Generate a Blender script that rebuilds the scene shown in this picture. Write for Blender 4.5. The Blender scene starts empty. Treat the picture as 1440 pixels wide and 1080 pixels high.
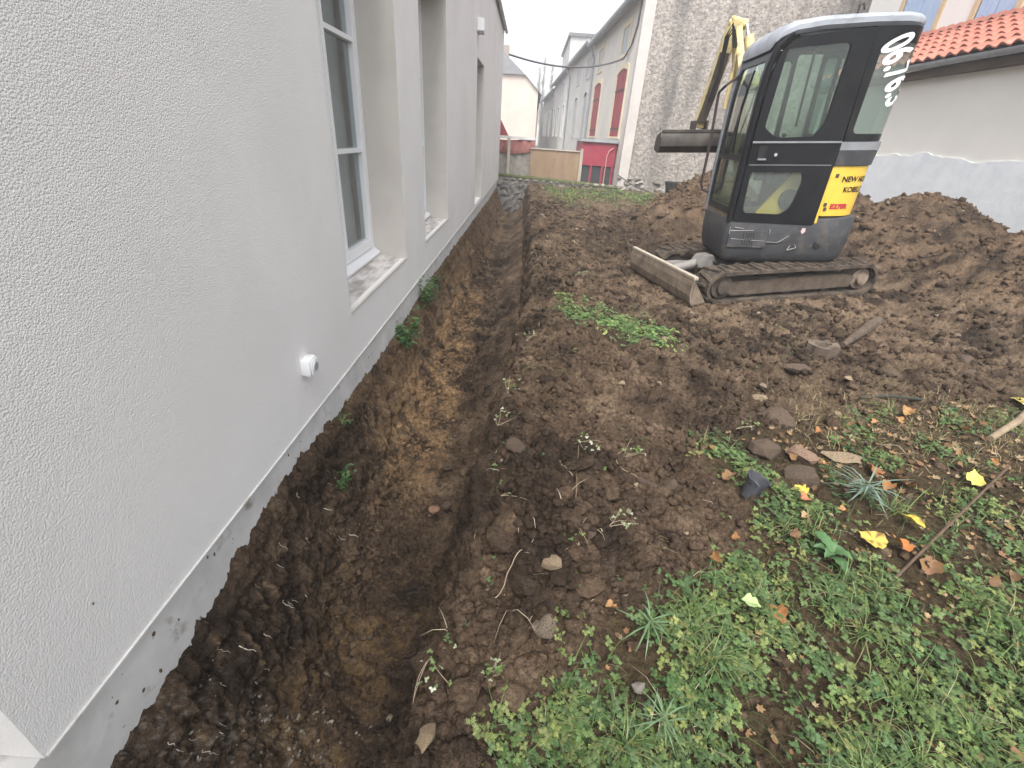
import bpy, bmesh, math, random
import numpy as np
from mathutils import Matrix, Vector

sc = bpy.context.scene
COL = sc.collection
rng = np.random.default_rng(7)
random.seed(7)
rad = math.radians

# ------------------------------------------------------------------ camera
cam_d = bpy.data.cameras.new('camera')
cam = bpy.data.objects.new('camera', cam_d)
COL.objects.link(cam)
FPX, CX, CY = 637.966, 720.0, 540.0
def _n(v):
    v = np.array(v, float)
    return v / np.linalg.norm(v)
_dY = _n((747 - CX, 191 - CY, FPX))
_dD = _n((640 - CX, 1700 - CY, FPX))
_dD = _n(_dD - _dY * np.dot(_dD, _dY))
RC = np.array([np.cross(_dY, -_dD), _dY, -_dD])        # camera axes (right, down, forward) -> world
CAM = np.array([0.0, 0.0, 1.5])
_r, _d, _f = RC[:, 0], RC[:, 1], RC[:, 2]
cam.matrix_world = Matrix(((_r[0], -_d[0], -_f[0], 0.0), (_r[1], -_d[1], -_f[1], 0.0),
                           (_r[2], -_d[2], -_f[2], 1.5), (0, 0, 0, 1)))
cam_d.sensor_width = 36.0
cam_d.lens = FPX / 1440 * 36.0
cam_d.clip_start = 0.02
cam_d.clip_end = 2000.0
sc.camera = cam

# ------------------------------------------------------------------ sky, sun, exposure
SUN_EL, SUN_AZ = 58.0, 190.0          # azimuth clockwise from +Y: the brightest cloud is behind the camera
w = bpy.data.worlds.new('World')
sc.world = w
w.use_nodes = True
nt = w.node_tree
for n in list(nt.nodes):
    nt.nodes.remove(n)
sky = nt.nodes.new('ShaderNodeTexSky')
sky.sky_type = 'NISHITA'
sky.sun_disc = False
sky.sun_elevation = rad(SUN_EL)
sky.sun_rotation = rad(SUN_AZ)
sky.air_density = 1.0
sky.dust_density = 4.0
sky.ozone_density = 1.0
hs = nt.nodes.new('ShaderNodeHueSaturation')          # cloud cover: the blue greyed out of the sky light
hs.inputs['Saturation'].default_value = 0.26
hs.inputs['Value'].default_value = 1.08
bg = nt.nodes.new('ShaderNodeBackground')
bg.inputs['Strength'].default_value = 0.15
wo = nt.nodes.new('ShaderNodeOutputWorld')
nt.links.new(sky.outputs[0], hs.inputs['Color'])
nt.links.new(hs.outputs[0], bg.inputs['Color'])
nt.links.new(bg.outputs[0], wo.inputs['Surface'])

sun_d = bpy.data.lights.new('sun', 'SUN')
sun_d.energy = 1.5
sun_d.angle = rad(30)
sun_d.color = (1.0, 0.95, 0.88)
sun = bpy.data.objects.new('sun', sun_d)
COL.objects.link(sun)
_a, _e = rad(SUN_AZ), rad(SUN_EL)
_sd = Vector((math.sin(_a) * math.cos(_e), math.cos(_a) * math.cos(_e), math.sin(_e)))
sun.rotation_euler = _sd.to_track_quat('Z', 'Y').to_euler()
sun.location = (3, 2, 20)

sc.view_settings.view_transform = 'Standard'
sc.view_settings.look = 'None'
sc.view_settings.gamma = 1.0
sc.view_settings.use_curve_mapping = False
sc.view_settings.exposure = 1.27
sc.render.engine = 'CYCLES'
sc.cycles.use_denoising = True
sc.cycles.max_bounces = 8
sc.cycles.transparent_max_bounces = 12
HAZE_DENSITY = 0.0052

# ------------------------------------------------------------------ helpers: materials
def mat(name, c1, c2=None, scale=6.0, rough=0.85, bump=None, metal=0.0, spec=0.3, detail=6.0, ramp=(0.35, 0.65),
        c3=None, c3_scale=1.5, c3_ramp=(0.55, 0.7), c3_stretch=None, attr=None, rnd=0.0, stretch=None, bump2=None, coord='Object'):
    """c1/c2 mixed by noise, c3 a second, patchier tint, bump=(scale, strength, distance)"""
    m = bpy.data.materials.new(name)
    m.use_nodes = True
    t = m.node_tree
    N, L = t.nodes, t.links
    p = N['Principled BSDF']
    p.inputs['Roughness'].default_value = rough
    p.inputs['Metallic'].default_value = metal
    p.inputs['Specular IOR Level'].default_value = spec
    tc = N.new('ShaderNodeTexCoord')
    vec = tc.outputs[coord]
    if stretch:
        mp = N.new('ShaderNodeMapping')
        mp.inputs['Scale'].default_value = stretch
        L.new(vec, mp.inputs['Vector'])
        vec = mp.outputs[0]
    def noise(s, d=detail, r=0.6):
        n = N.new('ShaderNodeTexNoise')
        n.inputs['Scale'].default_value = s
        n.inputs['Detail'].default_value = d
        n.inputs['Roughness'].default_value = r
        L.new(vec, n.inputs['Vector'])
        return n.outputs['Fac']
    def mixc(a, b, fac):
        x = N.new('ShaderNodeMix')
        x.data_type = 'RGBA'
        for sock, v in ((x.inputs[6], a), (x.inputs[7], b), (x.inputs[0], fac)):
            if hasattr(v, 'is_linked'):
                L.new(v, sock)
            elif isinstance(v, (int, float)):
                sock.default_value = v
            else:
                sock.default_value = (*v, 1.0)
        return x.outputs[2]
    def rampf(f, lo, hi):
        r = N.new('ShaderNodeMapRange')
        r.inputs['From Min'].default_value = lo
        r.inputs['From Max'].default_value = hi
        L.new(f, r.inputs['Value'])
        return r.outputs[0]
    col = c1
    if attr:
        an = N.new('ShaderNodeAttribute')
        an.attribute_name = attr
        col = an.outputs['Color']
        if c2:
            sh = N.new('ShaderNodeMix')
            sh.data_type = 'RGBA'
            sh.blend_type = 'MULTIPLY'
            sh.inputs[0].default_value = 1.0
            L.new(col, sh.inputs[6])
            L.new(mixc(c1, c2, rampf(noise(scale), *ramp)), sh.inputs[7])
            col = sh.outputs[2]
    elif c2:
        col = mixc(c1, c2, rampf(noise(scale), *ramp))
    if c3:
        if c3_stretch:
            mp2 = N.new('ShaderNodeMapping')
            mp2.inputs['Scale'].default_value = c3_stretch
            L.new(tc.outputs[coord], mp2.inputs['Vector'])
            vec = mp2.outputs[0]
        col = mixc(col, c3, rampf(noise(c3_scale), *c3_ramp))
    if c3_stretch:
        vec = tc.outputs[coord]
    if rnd:
        oi = N.new('ShaderNodeObjectInfo')
        rr = N.new('ShaderNodeMapRange')
        rr.inputs['To Min'].default_value = 1 - rnd
        rr.inputs['To Max'].default_value = 1 + rnd
        L.new(oi.outputs['Random'], rr.inputs['Value'])
        hv = N.new('ShaderNodeHueSaturation')
        L.new(rr.outputs[0], hv.inputs['Value'])
        if hasattr(col, 'is_linked'):
            L.new(col, hv.inputs['Color'])
        else:
            hv.inputs['Color'].default_value = (*col, 1)
        col = hv.outputs[0]
    if hasattr(col, 'is_linked'):
        L.new(col, p.inputs['Base Color'])
    else:
        p.inputs['Base Color'].default_value = (*col, 1)
    prev = None
    for b in (bump, bump2):
        if b:
            bn = N.new('ShaderNodeBump')
            bn.inputs['Strength'].default_value = b[1]
            bn.inputs['Distance'].default_value = b[2]
            L.new(noise(b[0], 5.0, 0.55), bn.inputs['Height'])
            if prev:
                L.new(prev, bn.inputs['Normal'])
            prev = bn.outputs[0]
    if prev:
        L.new(prev, p.inputs['Normal'])
    return m

def glass_mat(name, tint, refl=0.12, rough=0.02, pale_film=0.0):
    """thin pane: tinted see-through, mirror reflection that grows at grazing angles, a pale film for dirt and painted-in reflection"""
    m = bpy.data.materials.new(name)
    m.use_nodes = True
    t = m.node_tree
    N, L = t.nodes, t.links
    for n in list(N):
        N.remove(n)
    out = N.new('ShaderNodeOutputMaterial')
    tr = N.new('ShaderNodeBsdfTransparent')
    tr.inputs[0].default_value = (*tint, 1)
    gl = N.new('ShaderNodeBsdfGlossy')
    gl.inputs['Roughness'].default_value = rough
    lw = N.new('ShaderNodeLayerWeight')
    lw.inputs['Blend'].default_value = 0.5
    pw = N.new('ShaderNodeMath')
    pw.operation = 'POWER'
    pw.inputs[1].default_value = 5.0
    L.new(lw.outputs['Facing'], pw.inputs[0])
    ad = N.new('ShaderNodeMath')
    ad.operation = 'MULTIPLY_ADD'
    ad.inputs[1].default_value = 0.8
    ad.inputs[2].default_value = 0.025 + refl
    mx = N.new('ShaderNodeMixShader')
    L.new(pw.outputs[0], ad.inputs[0])
    L.new(ad.outputs[0], mx.inputs[0])
    L.new(tr.outputs[0], mx.inputs[1])
    L.new(gl.outputs[0], mx.inputs[2])
    last = mx.outputs[0]
    if pale_film:
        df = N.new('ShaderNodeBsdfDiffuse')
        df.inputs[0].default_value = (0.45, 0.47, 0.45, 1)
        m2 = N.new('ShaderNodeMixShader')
        m2.inputs[0].default_value = pale_film
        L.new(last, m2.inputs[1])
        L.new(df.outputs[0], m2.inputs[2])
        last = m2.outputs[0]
    L.new(last, out.inputs['Surface'])
    return m

# ------------------------------------------------------------------ helpers: meshes
class MB:
    """collects vertices and faces for ONE mesh object"""
    def __init__(self):
        self.v, self.f = [], []
    def add(self, vs, fs):
        b = len(self.v)
        self.v += [tuple(map(float, p)) for p in vs]
        self.f += [tuple(b + i for i in f) for f in fs]
        return self
    def box(self, a, b, bev=0.0):
        (x0, y0, z0), (x1, y1, z1) = a, b
        if bev <= 0:
            self.add([(x0, y0, z0), (x1, y0, z0), (x1, y1, z0), (x0, y1, z0), (x0, y0, z1), (x1, y0, z1), (x1, y1, z1), (x0, y1, z1)],
                     [(0, 3, 2, 1), (4, 5, 6, 7), (0, 1, 5, 4), (1, 2, 6, 5), (2, 3, 7, 6), (3, 0, 4, 7)])
        else:
            bm = bmesh.new()
            bmesh.ops.create_cube(bm, size=1)
            for v in bm.verts:
                v.co = Vector(((x0 + x1) / 2 + v.co.x * (x1 - x0), (y0 + y1) / 2 + v.co.y * (y1 - y0), (z0 + z1) / 2 + v.co.z * (z1 - z0)))
            bmesh.ops.bevel(bm, geom=bm.edges[:], offset=bev, segments=2, affect='EDGES', profile=0.5)
            self.bm(bm)
        return self
    def bm(self, bm):
        bm.verts.index_update()
        self.add([v.co[:] for v in bm.verts], [[v.index for v in f.verts] for f in bm.faces])
        bm.free()
        return self
    def tube(self, pts, r, seg=8, cap=True):
        pts = [Vector(p) for p in pts]
        rs = r if isinstance(r, (list, tuple)) else [r] * len(pts)
        vs, fs = [], []
        prev = None
        for i, p in enumerate(pts):
            t = (pts[min(i + 1, len(pts) - 1)] - pts[max(i - 1, 0)])
            t = t.normalized() if t.length > 1e-9 else Vector((0, 0, 1))
            if prev is None:
                a = Vector((0, 0, 1)) if abs(t.z) < 0.9 else Vector((1, 0, 0))
                n = t.cross(a).normalized()
            else:
                n = (prev - t * prev.dot(t))
                n = n.normalized() if n.length > 1e-6 else t.orthogonal().normalized()
            prev = n
            b = t.cross(n)
            for k in range(seg):
                an = 2 * math.pi * k / seg
                vs.append(p + (n * math.cos(an) + b * math.sin(an)) * rs[i])
        for i in range(len(pts) - 1):
            for k in range(seg):
                k2 = (k + 1) % seg
                fs.append((i * seg + k, i * seg + k2, (i + 1) * seg + k2, (i + 1) * seg + k))
        if cap:
            fs.append(tuple(range(seg - 1, -1, -1)))
            fs.append(tuple((len(pts) - 1) * seg + k for k in range(seg)))
        return self.add(vs, fs)
    def prism(self, poly, a, b, axis):
        """extrude a 2-D polygon (list of pairs) from a to b along the axis 0/1/2; the pair fills the other two axes in order"""
        def mk(p, h):
            q = list(p)
            q.insert(axis, h)
            return q
        n = len(poly)
        return self.add([mk(p, a) for p in poly] + [mk(p, b) for p in poly],
                        [tuple(range(n - 1, -1, -1)), tuple(range(n, 2 * n))] + [(i, (i + 1) % n, n + (i + 1) % n, n + i) for i in range(n)])
    def loft(self, rings, cap=True):
        n = len(rings[0])
        vs = [p for r in rings for p in r]
        fs = []
        for i in range(len(rings) - 1):
            for k in range(n):
                k2 = (k + 1) % n
                fs.append((i * n + k, i * n + k2, (i + 1) * n + k2, (i + 1) * n + k))
        if cap:
            fs += [tuple(range(n - 1, -1, -1)), tuple((len(rings) - 1) * n + k for k in range(n))]
        return self.add(vs, fs)
    def build(self, name, m, parent=None, smooth=False, xf=None, rec=True, bevel=0.0):
        me = bpy.data.meshes.new(name)
        vs = self.v if xf is None else [tuple(xf(p)) for p in self.v]
        me.from_pydata(vs, [], self.f)
        if rec:
            bm = bmesh.new()
            bm.from_mesh(me)
            bmesh.ops.recalc_face_normals(bm, faces=bm.faces)
            if bevel:
                bmesh.ops.bevel(bm, geom=[e for e in bm.edges if e.calc_face_angle(0) > 0.6], offset=bevel, segments=2, affect='EDGES')
            bm.to_mesh(me)
            bm.free()
        return link(name, me, m, parent, smooth)

def link(name, me, m, parent=None, smooth=False):
    if m:
        me.materials.append(m)
    if smooth:
        me.polygons.foreach_set('use_smooth', [True] * len(me.polygons))
        try:
            me.set_sharp_from_angle(angle=rad(38))
        except Exception:
            pass
    o = bpy.data.objects.new(name, me)
    COL.objects.link(o)
    o.parent = parent
    return o

def copy_of(o, parent=None, loc=None, rot=None, scale=None):
    c = o.copy()
    COL.objects.link(c)
    c.parent = parent
    if loc is not None:
        c.location = loc
    if rot is not None:
        c.rotation_euler = rot
    if scale is not None:
        c.scale = scale
    return c

def tag(o, label=None, cat=None, group=None, kind=None):
    for k, v in (('label', label), ('category', cat), ('group', group), ('kind', kind)):
        if v:
            o[k] = v
    return o

def empty(name, loc=(0, 0, 0), rz=0.0):
    o = bpy.data.objects.new(name, None)
    COL.objects.link(o)
    o.location = loc
    o.rotation_euler = (0, 0, rz)
    o.empty_display_size = 0.2
    return o

def plate(outer, holes=(), cuts=(), cutsw=()):
    """flat (s, w) sheet with holes; cut along s and w so that it can be bent -> bmesh in the XZ plane"""
    bm = bmesh.new()
    for loop in (outer, *holes):
        vs = [bm.verts.new((p[0], 0, p[1])) for p in loop]
        for i in range(len(vs)):
            bm.edges.new((vs[i], vs[(i + 1) % len(vs)]))
    bmesh.ops.triangle_fill(bm, use_beauty=True, use_dissolve=False, edges=bm.edges[:], normal=(0, -1, 0))
    for c in cuts:
        bmesh.ops.bisect_plane(bm, geom=bm.verts[:] + bm.edges[:] + bm.faces[:], plane_co=(c, 0, 0), plane_no=(1, 0, 0))
    for c in cutsw:
        bmesh.ops.bisect_plane(bm, geom=bm.verts[:] + bm.edges[:] + bm.faces[:], plane_co=(0, 0, c), plane_no=(0, 0, 1))
    return bm

def thick_plate(mb, outer, holes, t0, t1, mapf, cuts=(), cutsw=()):
    """plate with thickness between offsets t0 (inner) and t1 (outer), bent by mapf(s, w, offset)"""
    bm = plate(outer, holes, cuts, cutsw)
    bmesh.ops.recalc_face_normals(bm, faces=bm.faces)
    bm.verts.index_update()
    V = [v.co.copy() for v in bm.verts]
    F = [[v.index for v in f.verts] for f in bm.faces]
    E = [(e.verts[0].index, e.verts[1].index) for e in bm.edges if len(e.link_faces) == 1]
    bm.free()
    n = len(V)
    vs = [mapf(p.x, p.z, t1) for p in V] + [mapf(p.x, p.z, t0) for p in V]
    fs = F + [[n + i for i in reversed(f)] for f in F] + [(a, b, n + b, n + a) for a, b in E]
    return mb.add(vs, fs)

def rounded(poly, r, seg=4):
    """round the corners of a polygon; r a number or one per corner"""
    out = []
    n = len(poly)
    for i in range(n):
        p0, p1, p2 = Vector(poly[i - 1]), Vector(poly[i]), Vector(poly[(i + 1) % n])
        rr = r[i] if isinstance(r, (list, tuple)) else r
        a, b = (p0 - p1), (p2 - p1)
        k = min(rr, a.length * 0.45, b.length * 0.45)
        if k < 1e-5:
            out.append(tuple(p1))
            continue
        A, B = p1 + a.normalized() * k, p1 + b.normalized() * k
        for j in range(seg + 1):
            t = j / seg
            out.append(tuple(A * (1 - t) ** 2 + p1 * 2 * t * (1 - t) + B * t * t))
    return out

# ------------------------------------------------------------------ helpers: noise
_perm = rng.permutation(512)
_perm = np.concatenate([_perm, _perm, _perm])
_grad = rng.normal(size=(512, 3))
_grad /= np.linalg.norm(_grad, axis=1)[:, None]
def perlin(p):
    p = np.asarray(p, float)
    i = np.floor(p).astype(np.int64)
    f = p - i
    u = f * f * f * (f * (f * 6 - 15) + 10)
    i &= 511
    res = 0
    for dx in (0, 1):
        for dy in (0, 1):
            for dz in (0, 1):
                h = _perm[_perm[_perm[(i[:, 0] + dx) & 511] + ((i[:, 1] + dy) & 511)] + ((i[:, 2] + dz) & 511)]
                g = _grad[h]
                d = g[:, 0] * (f[:, 0] - dx) + g[:, 1] * (f[:, 1] - dy) + g[:, 2] * (f[:, 2] - dz)
                wgt = (u[:, 0] if dx else 1 - u[:, 0]) * (u[:, 1] if dy else 1 - u[:, 1]) * (u[:, 2] if dz else 1 - u[:, 2])
                res = res + d * wgt
    return res * 1.6
def fbm(p, octs=4, gain=0.5, lac=2.03):
    a, s, r = 1.0, 1.0, 0
    for k in range(octs):
        r = r + a * perlin(p * s + 13.7 * k)
        a *= gain
        s *= lac
    return r
def lumps(p, octs=3, gain=0.55):
    """billowed noise: rounded clods with sharp creases between them"""
    a, s, r = 1.0, 1.0, 0
    for k in range(octs):
        r = r + a * (np.abs(perlin(p * s + 7.1 * k)) * 2 - 0.6)
        a *= gain
        s *= 2.1
    return r
_jit = rng.random((512, 3))
def worley(p):
    p = np.asarray(p, float)
    i = np.floor(p).astype(np.int64)
    best = np.full(len(p), 9.0)
    for dx in (-1, 0, 1):
        for dy in (-1, 0, 1):
            for dz in (-1, 0, 1):
                c = i + (dx, dy, dz)
                h = _perm[_perm[_perm[c[:, 0] & 511] + (c[:, 1] & 511)] + (c[:, 2] & 511)]
                q = c + _jit[h] - p
                best = np.minimum(best, (q * q).sum(1))
    return np.sqrt(best)
def sstep(x, a, b):
    t = np.clip((x - a) / (b - a), 0, 1)
    return t * t * (3 - 2 * t)

# ------------------------------------------------------------------ ground
def bank_x(y):
    return np.interp(y, [-4, 0.4, 0.9, 1.35, 1.8, 2.5, 4.6, 8, 12.4, 16], [-0.27, -0.25, -0.23, -0.17, -0.12, -0.08, 0.09, 0.11, 0.05, 0.0]) \
        + 0.05 * perlin(np.stack([y * 1.7, y * 0 + 3.3, y * 0], 1)) + 0.02 * perlin(np.stack([y * 6, y * 0 + 8.3, y * 0], 1))
def wall_soil_z(y):
    return np.interp(y, [-4, 0.5, 0.85, 1.0, 1.15, 1.66, 2.12, 3.5, 4.7, 6.8, 10, 13, 16], [-.05, -.05, -.02, 0.0, .06, .08, .03, 0.0, .045, .03, .0, -.04, -.02]) \
        + 0.026 * perlin(np.stack([y * 9, y * 0 + 1.3, y * 0], 1)) + 0.020 * perlin(np.stack([y * 31, y * 0 + 5.3, y * 0], 1)) + 0.012 * perlin(np.stack([y * 75, y * 0 + 2.3, y * 0], 1))
PX, PY, PZ, PITCH = 2.921, 5.762, 0.055, 3.636      # where the digger stands; its ground tips 3.6 degrees nose-down
PILES = [(5.75, 7.1, 1.1, 1.9, 2.2), (5.95, 5.3, 0.95, 1.9, 1.9), (5.3, 8.5, 0.95, 1.9, 1.7), (3.7, 9.8, 1.15, 1.8, 1.6),
         (6.4, 3.6, 0.62, 1.8, 1.8), (6.6, 9.5, 0.6, 1.8, 2.2)]
def base_ground(x, y):
    z = np.zeros_like(x)
    xb = bank_x(y)
    strip = np.exp(-((x - xb - 0.40) / 0.36) ** 2) * (0.115 + 0.14 * perlin(np.stack([x * 1.3, y * 1.3, x * 0], 1)))
    z += strip * sstep(y, 0.4, 1.2)
    # berm of loose earth thrown up beside the near end of the trench
    z += np.exp(-((x - xb - 0.27) / 0.27) ** 2) * sstep(y, .75, 1.25) * (1 - sstep(y, 2.1, 3.0)) * (.12 + .07 * perlin(np.stack([x * 2.3, y * 2.3, x * 0 + 41], 1)))
    near = np.exp(-(((x - PX) / 1.7) ** 2 + ((y - PY) / 1.4) ** 2) ** 2)
    plane = PZ + 0.012 + math.tan(rad(PITCH)) * (x - PX)
    z = z * (1 - near) + plane * near
    pile = np.zeros_like(x)
    for cx, cy, h, rx, ry in PILES:
        d = np.sqrt(((x - cx) / rx) ** 2 + ((y - cy) / ry) ** 2)
        c = h * np.clip(1 - d, 0, None) ** 0.9 * (1.0 + 0.12 * np.clip(1 - d, 0, 1))
        c = np.where(d < 0.22, h * ((1 - 0.22) ** 0.9 * 1.09 + 0.10 * (1 - (d / 0.22) ** 2)), c)
        pile = np.maximum(pile, c) + 0.12 * np.minimum(pile, c)
    z = np.maximum(z, pile * (1 - near * 0.9)) 
    # far strip of turf by the low wall lies a little higher
    z += 0.10 * sstep(y, 9.5, 14) 
    z += 0.05 * perlin(np.stack([x * 0.5, y * 0.5, x * 0 + 4], 1)) * (1 - near) * sstep(y + x, 2.2, 4.5)
    return z
GRASS_EDGE = [(-.6, .05), (.57, .03), (.93, .25), (1.12, .53), (1.31, .86), (1.7, 1.04), (1.96, .95), (2.3, 1.2), (2.48, 1.75), (2.75, 2.6), (3.05, 3.9), (3.2, 5.0)]
def in_grass(x, y):
    """>0 inside the overgrown corner nearest the camera"""
    gx = np.interp(y, [g[0] for g in GRASS_EDGE], [g[1] for g in GRASS_EDGE])
    n = 0.16 * fbm(np.stack([x * 2.2, y * 2.2, x * 0 + 9], 1), 3)
    return np.clip((x - gx + n) / 0.22, -1, 1) * np.where(y > 3.3, 0, 1) - np.clip((y - 2.3) / 0.5 * np.where(x < 2, .6, .25), 0, 2)
def disp(x, y, z, amp_scale=1.0, rough=1.0):
    p = np.stack([x, y, z], 1)
    dist = np.hypot(x, y)
    d = 0.026 * fbm(p * 1.9, 3) + 0.040 * lumps(p * 4.6 + 3, 2) + 0.026 * lumps(p * 12.0, 2) + 0.0125 * lumps(p * 31.0 + 5, 3) + 0.010 * fbm(p * 24.0 + 9, 3, .6)
    w1 = worley(p * 8.5)
    d = d + 0.036 * np.clip(0.42 - w1, 0, 1) / 0.42 * rough
    return d * amp_scale
def ground_z(x, y):
    x = np.atleast_1d(np.asarray(x, float)); y = np.atleast_1d(np.asarray(y, float))
    b = base_ground(x, y)
    g = np.clip(in_grass(x, y), 0, 1)
    return b + disp(x, y, b) * (1 - 0.62 * g) * track_soften(x, y)
def track_soften(x, y):
    # the digger has pressed the ground flat along the way it drove
    u = (x - PX) * math.cos(rad(13)) + (y - PY) * math.sin(rad(13))
    v = -(x - PX) * math.sin(rad(13)) + (y - PY) * math.cos(rad(13))
    return 1 - 0.55 * np.exp(-(v / 0.95) ** 4) * sstep(-u, -2.4, -1.0) * (1 - sstep(-u, 1.0, 1.9))

def face_profile(y):
    """cross-section of the trench from the house wall to the top of the garden bank, evenly spaced along its length"""
    xb = bank_x(y)
    zs = wall_soil_z(y)
    D = (1 - sstep(y, 16.05, 16.3)) * sstep(y, -3.2, -2.6)
    wob = 0.05 * perlin(np.stack([y * 1.3, y * 0 + 2.2, y * 0], 1))
    fl = -0.70 + 0.05 * perlin(np.stack([y * 1.1, y * 0 + 6.2, y * 0], 1))
    X = [-1.04 + 0 * y, -1.02 + 0 * y, -0.965 + wob * .3, -0.90 + wob * .6, -0.83 + wob, -0.75 + wob, -0.66 + wob, -0.47 + wob, -0.33 + 0 * y, xb - 0.10, xb - 0.045, xb + 0.01, xb + 0.12]
    Z = [zs + .01, zs, zs - .05, -0.22 + 0 * y, -0.44 + 0 * y, fl + .08, fl + .02, fl, fl + .03, -0.46 + 0 * y, -0.16 + 0 * y, 0.0 * y, 0 * y]
    gz = base_ground(xb + 0.12, y)
    Z[-1] = gz
    Z[-2] = gz - 0.035
    X = np.stack(X, 1)
    Z = np.stack(Z, 1)
    top = (zs[:, None] * (xb[:, None] - X) + gz[:, None] * (X + 1.04)) / (xb[:, None] + 1.04)
    Z = top + (Z - top) * D[:, None]
    return X, Z

ys = [-3.5, -3.2, -3.0, -2.8, -2.6, -2.2, -1.7, -1.2, -0.8, -0.5, -0.3, -0.15]
yy = 0.0
while yy < 16.65:
    ys.append(yy)
    yy += 0.03 if yy < 0.36 else max(0.0068, 0.0035 * yy)
ys = np.array(ys + [16.7])
FN = 160                                            # columns over the trench section
fx, fz = face_profile(ys)
seg_len = np.array([0.02, 0.09, .17, .22, .24, .14, .15, .13, .22, .30, .17, .10])
cum = np.concatenate([[0], np.cumsum(seg_len)])
cum /= cum[-1]
tt = np.linspace(0, 1, FN)
def _smooth_interp(A):
    out = np.empty((A.shape[0], FN))
    for r in range(A.shape[0]):
        out[r] = np.interp(tt, cum, A[r])
    k = np.array([1, 2, 3, 2, 1.0]) / 9
    pad = np.pad(out, ((0, 0), (2, 2)), mode='edge')
    return sum(k[j] * pad[:, j:j + FN] for j in range(5))
SX, SZ = _smooth_interp(fx), _smooth_interp(fz)
xs = []
xx = 0.0
while xx < 10.6:
    xs.append(xx)
    xx += max(0.0085, 0.0042 * (xx + 0.2))
xs = np.array(xs)
GX = (bank_x(ys) + 0.12)[:, None] + (xs + 0.008)[None, :]
GX = np.minimum(GX, 10.2 - (xs[-1] - xs)[None, :] * 1e-3)
ny, ng = GX.shape
GY = np.repeat(ys[:, None], ng, 1)
gx, gy = GX.ravel(), GY.ravel()
GB = base_ground(gx, gy)
gg = in_grass(gx, gy)
gdp = disp(gx, gy, GB) * (1 - 0.62 * np.clip(gg, 0, 1)) * track_soften(gx, gy)
# lugs of the tracks pressed into the soil behind the machine's near side
_u = (gx - PX) * math.cos(rad(13)) + (gy - PY) * math.sin(rad(13))
_v = -(gx - PX) * math.sin(rad(13)) + (gy - PY) * math.cos(rad(13))
for off in (-1.35, -0.95, -0.2, 0.55):
    band = np.exp(-((_v - off) / 0.15) ** 4) * sstep(_u, -1.6, -0.7) * (1 - sstep(_u, 2.4, 3.4))
    gdp += band * 0.010 * np.sign(np.sin(_u * 2 * math.pi / 0.085 + np.abs(_v - off) * 14)) * (0.35 + np.abs(perlin(np.stack([gx * 2, gy * 2, gx * 0], 1))))
GZ = (GB + gdp).reshape(ny, ng)
# trench section: push along the surface normal
SYY = np.repeat(ys[:, None], FN, 1)
dxs = np.gradient(SX, axis=1)
dzs = np.gradient(SZ, axis=1)
ln = np.hypot(dxs, dzs) + 1e-9
nx_, nz_ = -dzs / ln, dxs / ln
sp = np.stack([SX.ravel(), SYY.ravel(), SZ.ravel()], 1)
sd = disp(sp[:, 0], sp[:, 1], sp[:, 2]).reshape(ny, FN)
up_face = np.clip(np.abs(nx_), 0, 1)
arc = np.repeat((tt * 1.95)[None, :], ny, 0)
scr = fbm(np.stack([(SYY * 26 + arc * 7).ravel(), (arc * 3.2).ravel(), (SYY * 0).ravel()], 1), 3).reshape(ny, FN)
scr2 = perlin(np.stack([(SYY * 70 + arc * 12).ravel(), (arc * 6).ravel(), (SYY * 0 + 4).ravel()], 1)).reshape(ny, FN)
far_face = sstep(SYY, 1.6, 3.0)
sd = sd * (1 - 0.55 * up_face * (.55 + .45 * far_face)) * np.minimum(1, tt * 12)[None, :] + (0.013 * scr + 0.006 * scr2) * up_face * np.minimum(1, tt * 10)[None, :] * (0.9 + .3 * far_face)
blend = sstep(tt, 0.93, 1.0)[None, :]
SXd = SX + nx_ * sd * (1 - blend)
SZd = SZ + nz_ * sd
SZd = SZd * (1 - blend) + (SZ + sd) * blend
AX = np.concatenate([SXd, GX], 1)
AY = np.concatenate([SYY, GY], 1)
AZ = np.concatenate([SZd, GZ], 1)
nc = AX.shape[1]
verts = np.stack([AX.ravel(), AY.ravel(), AZ.ravel()], 1)
# --- colours of the earth itself
def lerp(a, b, t):
    return a + (b - a) * t[:, None]
x, y, z = verts.T
p3 = verts
n1 = fbm(p3 * 0.9 + 2, 3)
n2 = fbm(p3 * 4.0 + 5, 3)
n3 = fbm(p3 * 17.0, 2)
dark = np.array([.042, .0315, .0245]); mid = np.array([.108, .077, .054]); dry = np.array([.205, .154, .109])
clay = np.array([.32, .212, .118]); litter = np.array([.058, .046, .026]); rusty = np.array([.165, .112, .074]); chalk = np.array([.55, .52, .47])
col = lerp(np.repeat(dark[None], len(x), 0), mid, sstep(n1 * .6 + n2 * .5, -0.55, 0.45))
col = lerp(col, dry, sstep(n2 + 0.6 * n1, 0.35, 1.1) * 0.75)
d_m = np.exp(-(((x - PX) / 3.6) ** 2 + ((y - PY + .7) / 2.6) ** 2))
col = lerp(col, dry * 1.05, 0.75 * d_m * sstep(n2, -.7, .6))
pile_m = sstep(z, 0.18, 0.5)
col = lerp(col, rusty, pile_m * sstep(n2 + n3 * .4, -0.5, 0.7) * 0.6)
col = lerp(col, dry * 0.9, sstep(y, 8.5, 11) * 0.55 * sstep(n2, -.6, .5))
depth = np.clip(-z / 0.64, 0, 1)
face_m = sstep(-x, 0.22, 0.42) * depth
cl = sstep(y, 1.9, 2.9) * (1 - sstep(y, 5.2, 8.0)) * sstep(depth, 0.35, 0.75) * sstep(-x, 0.42, 0.55)
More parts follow.
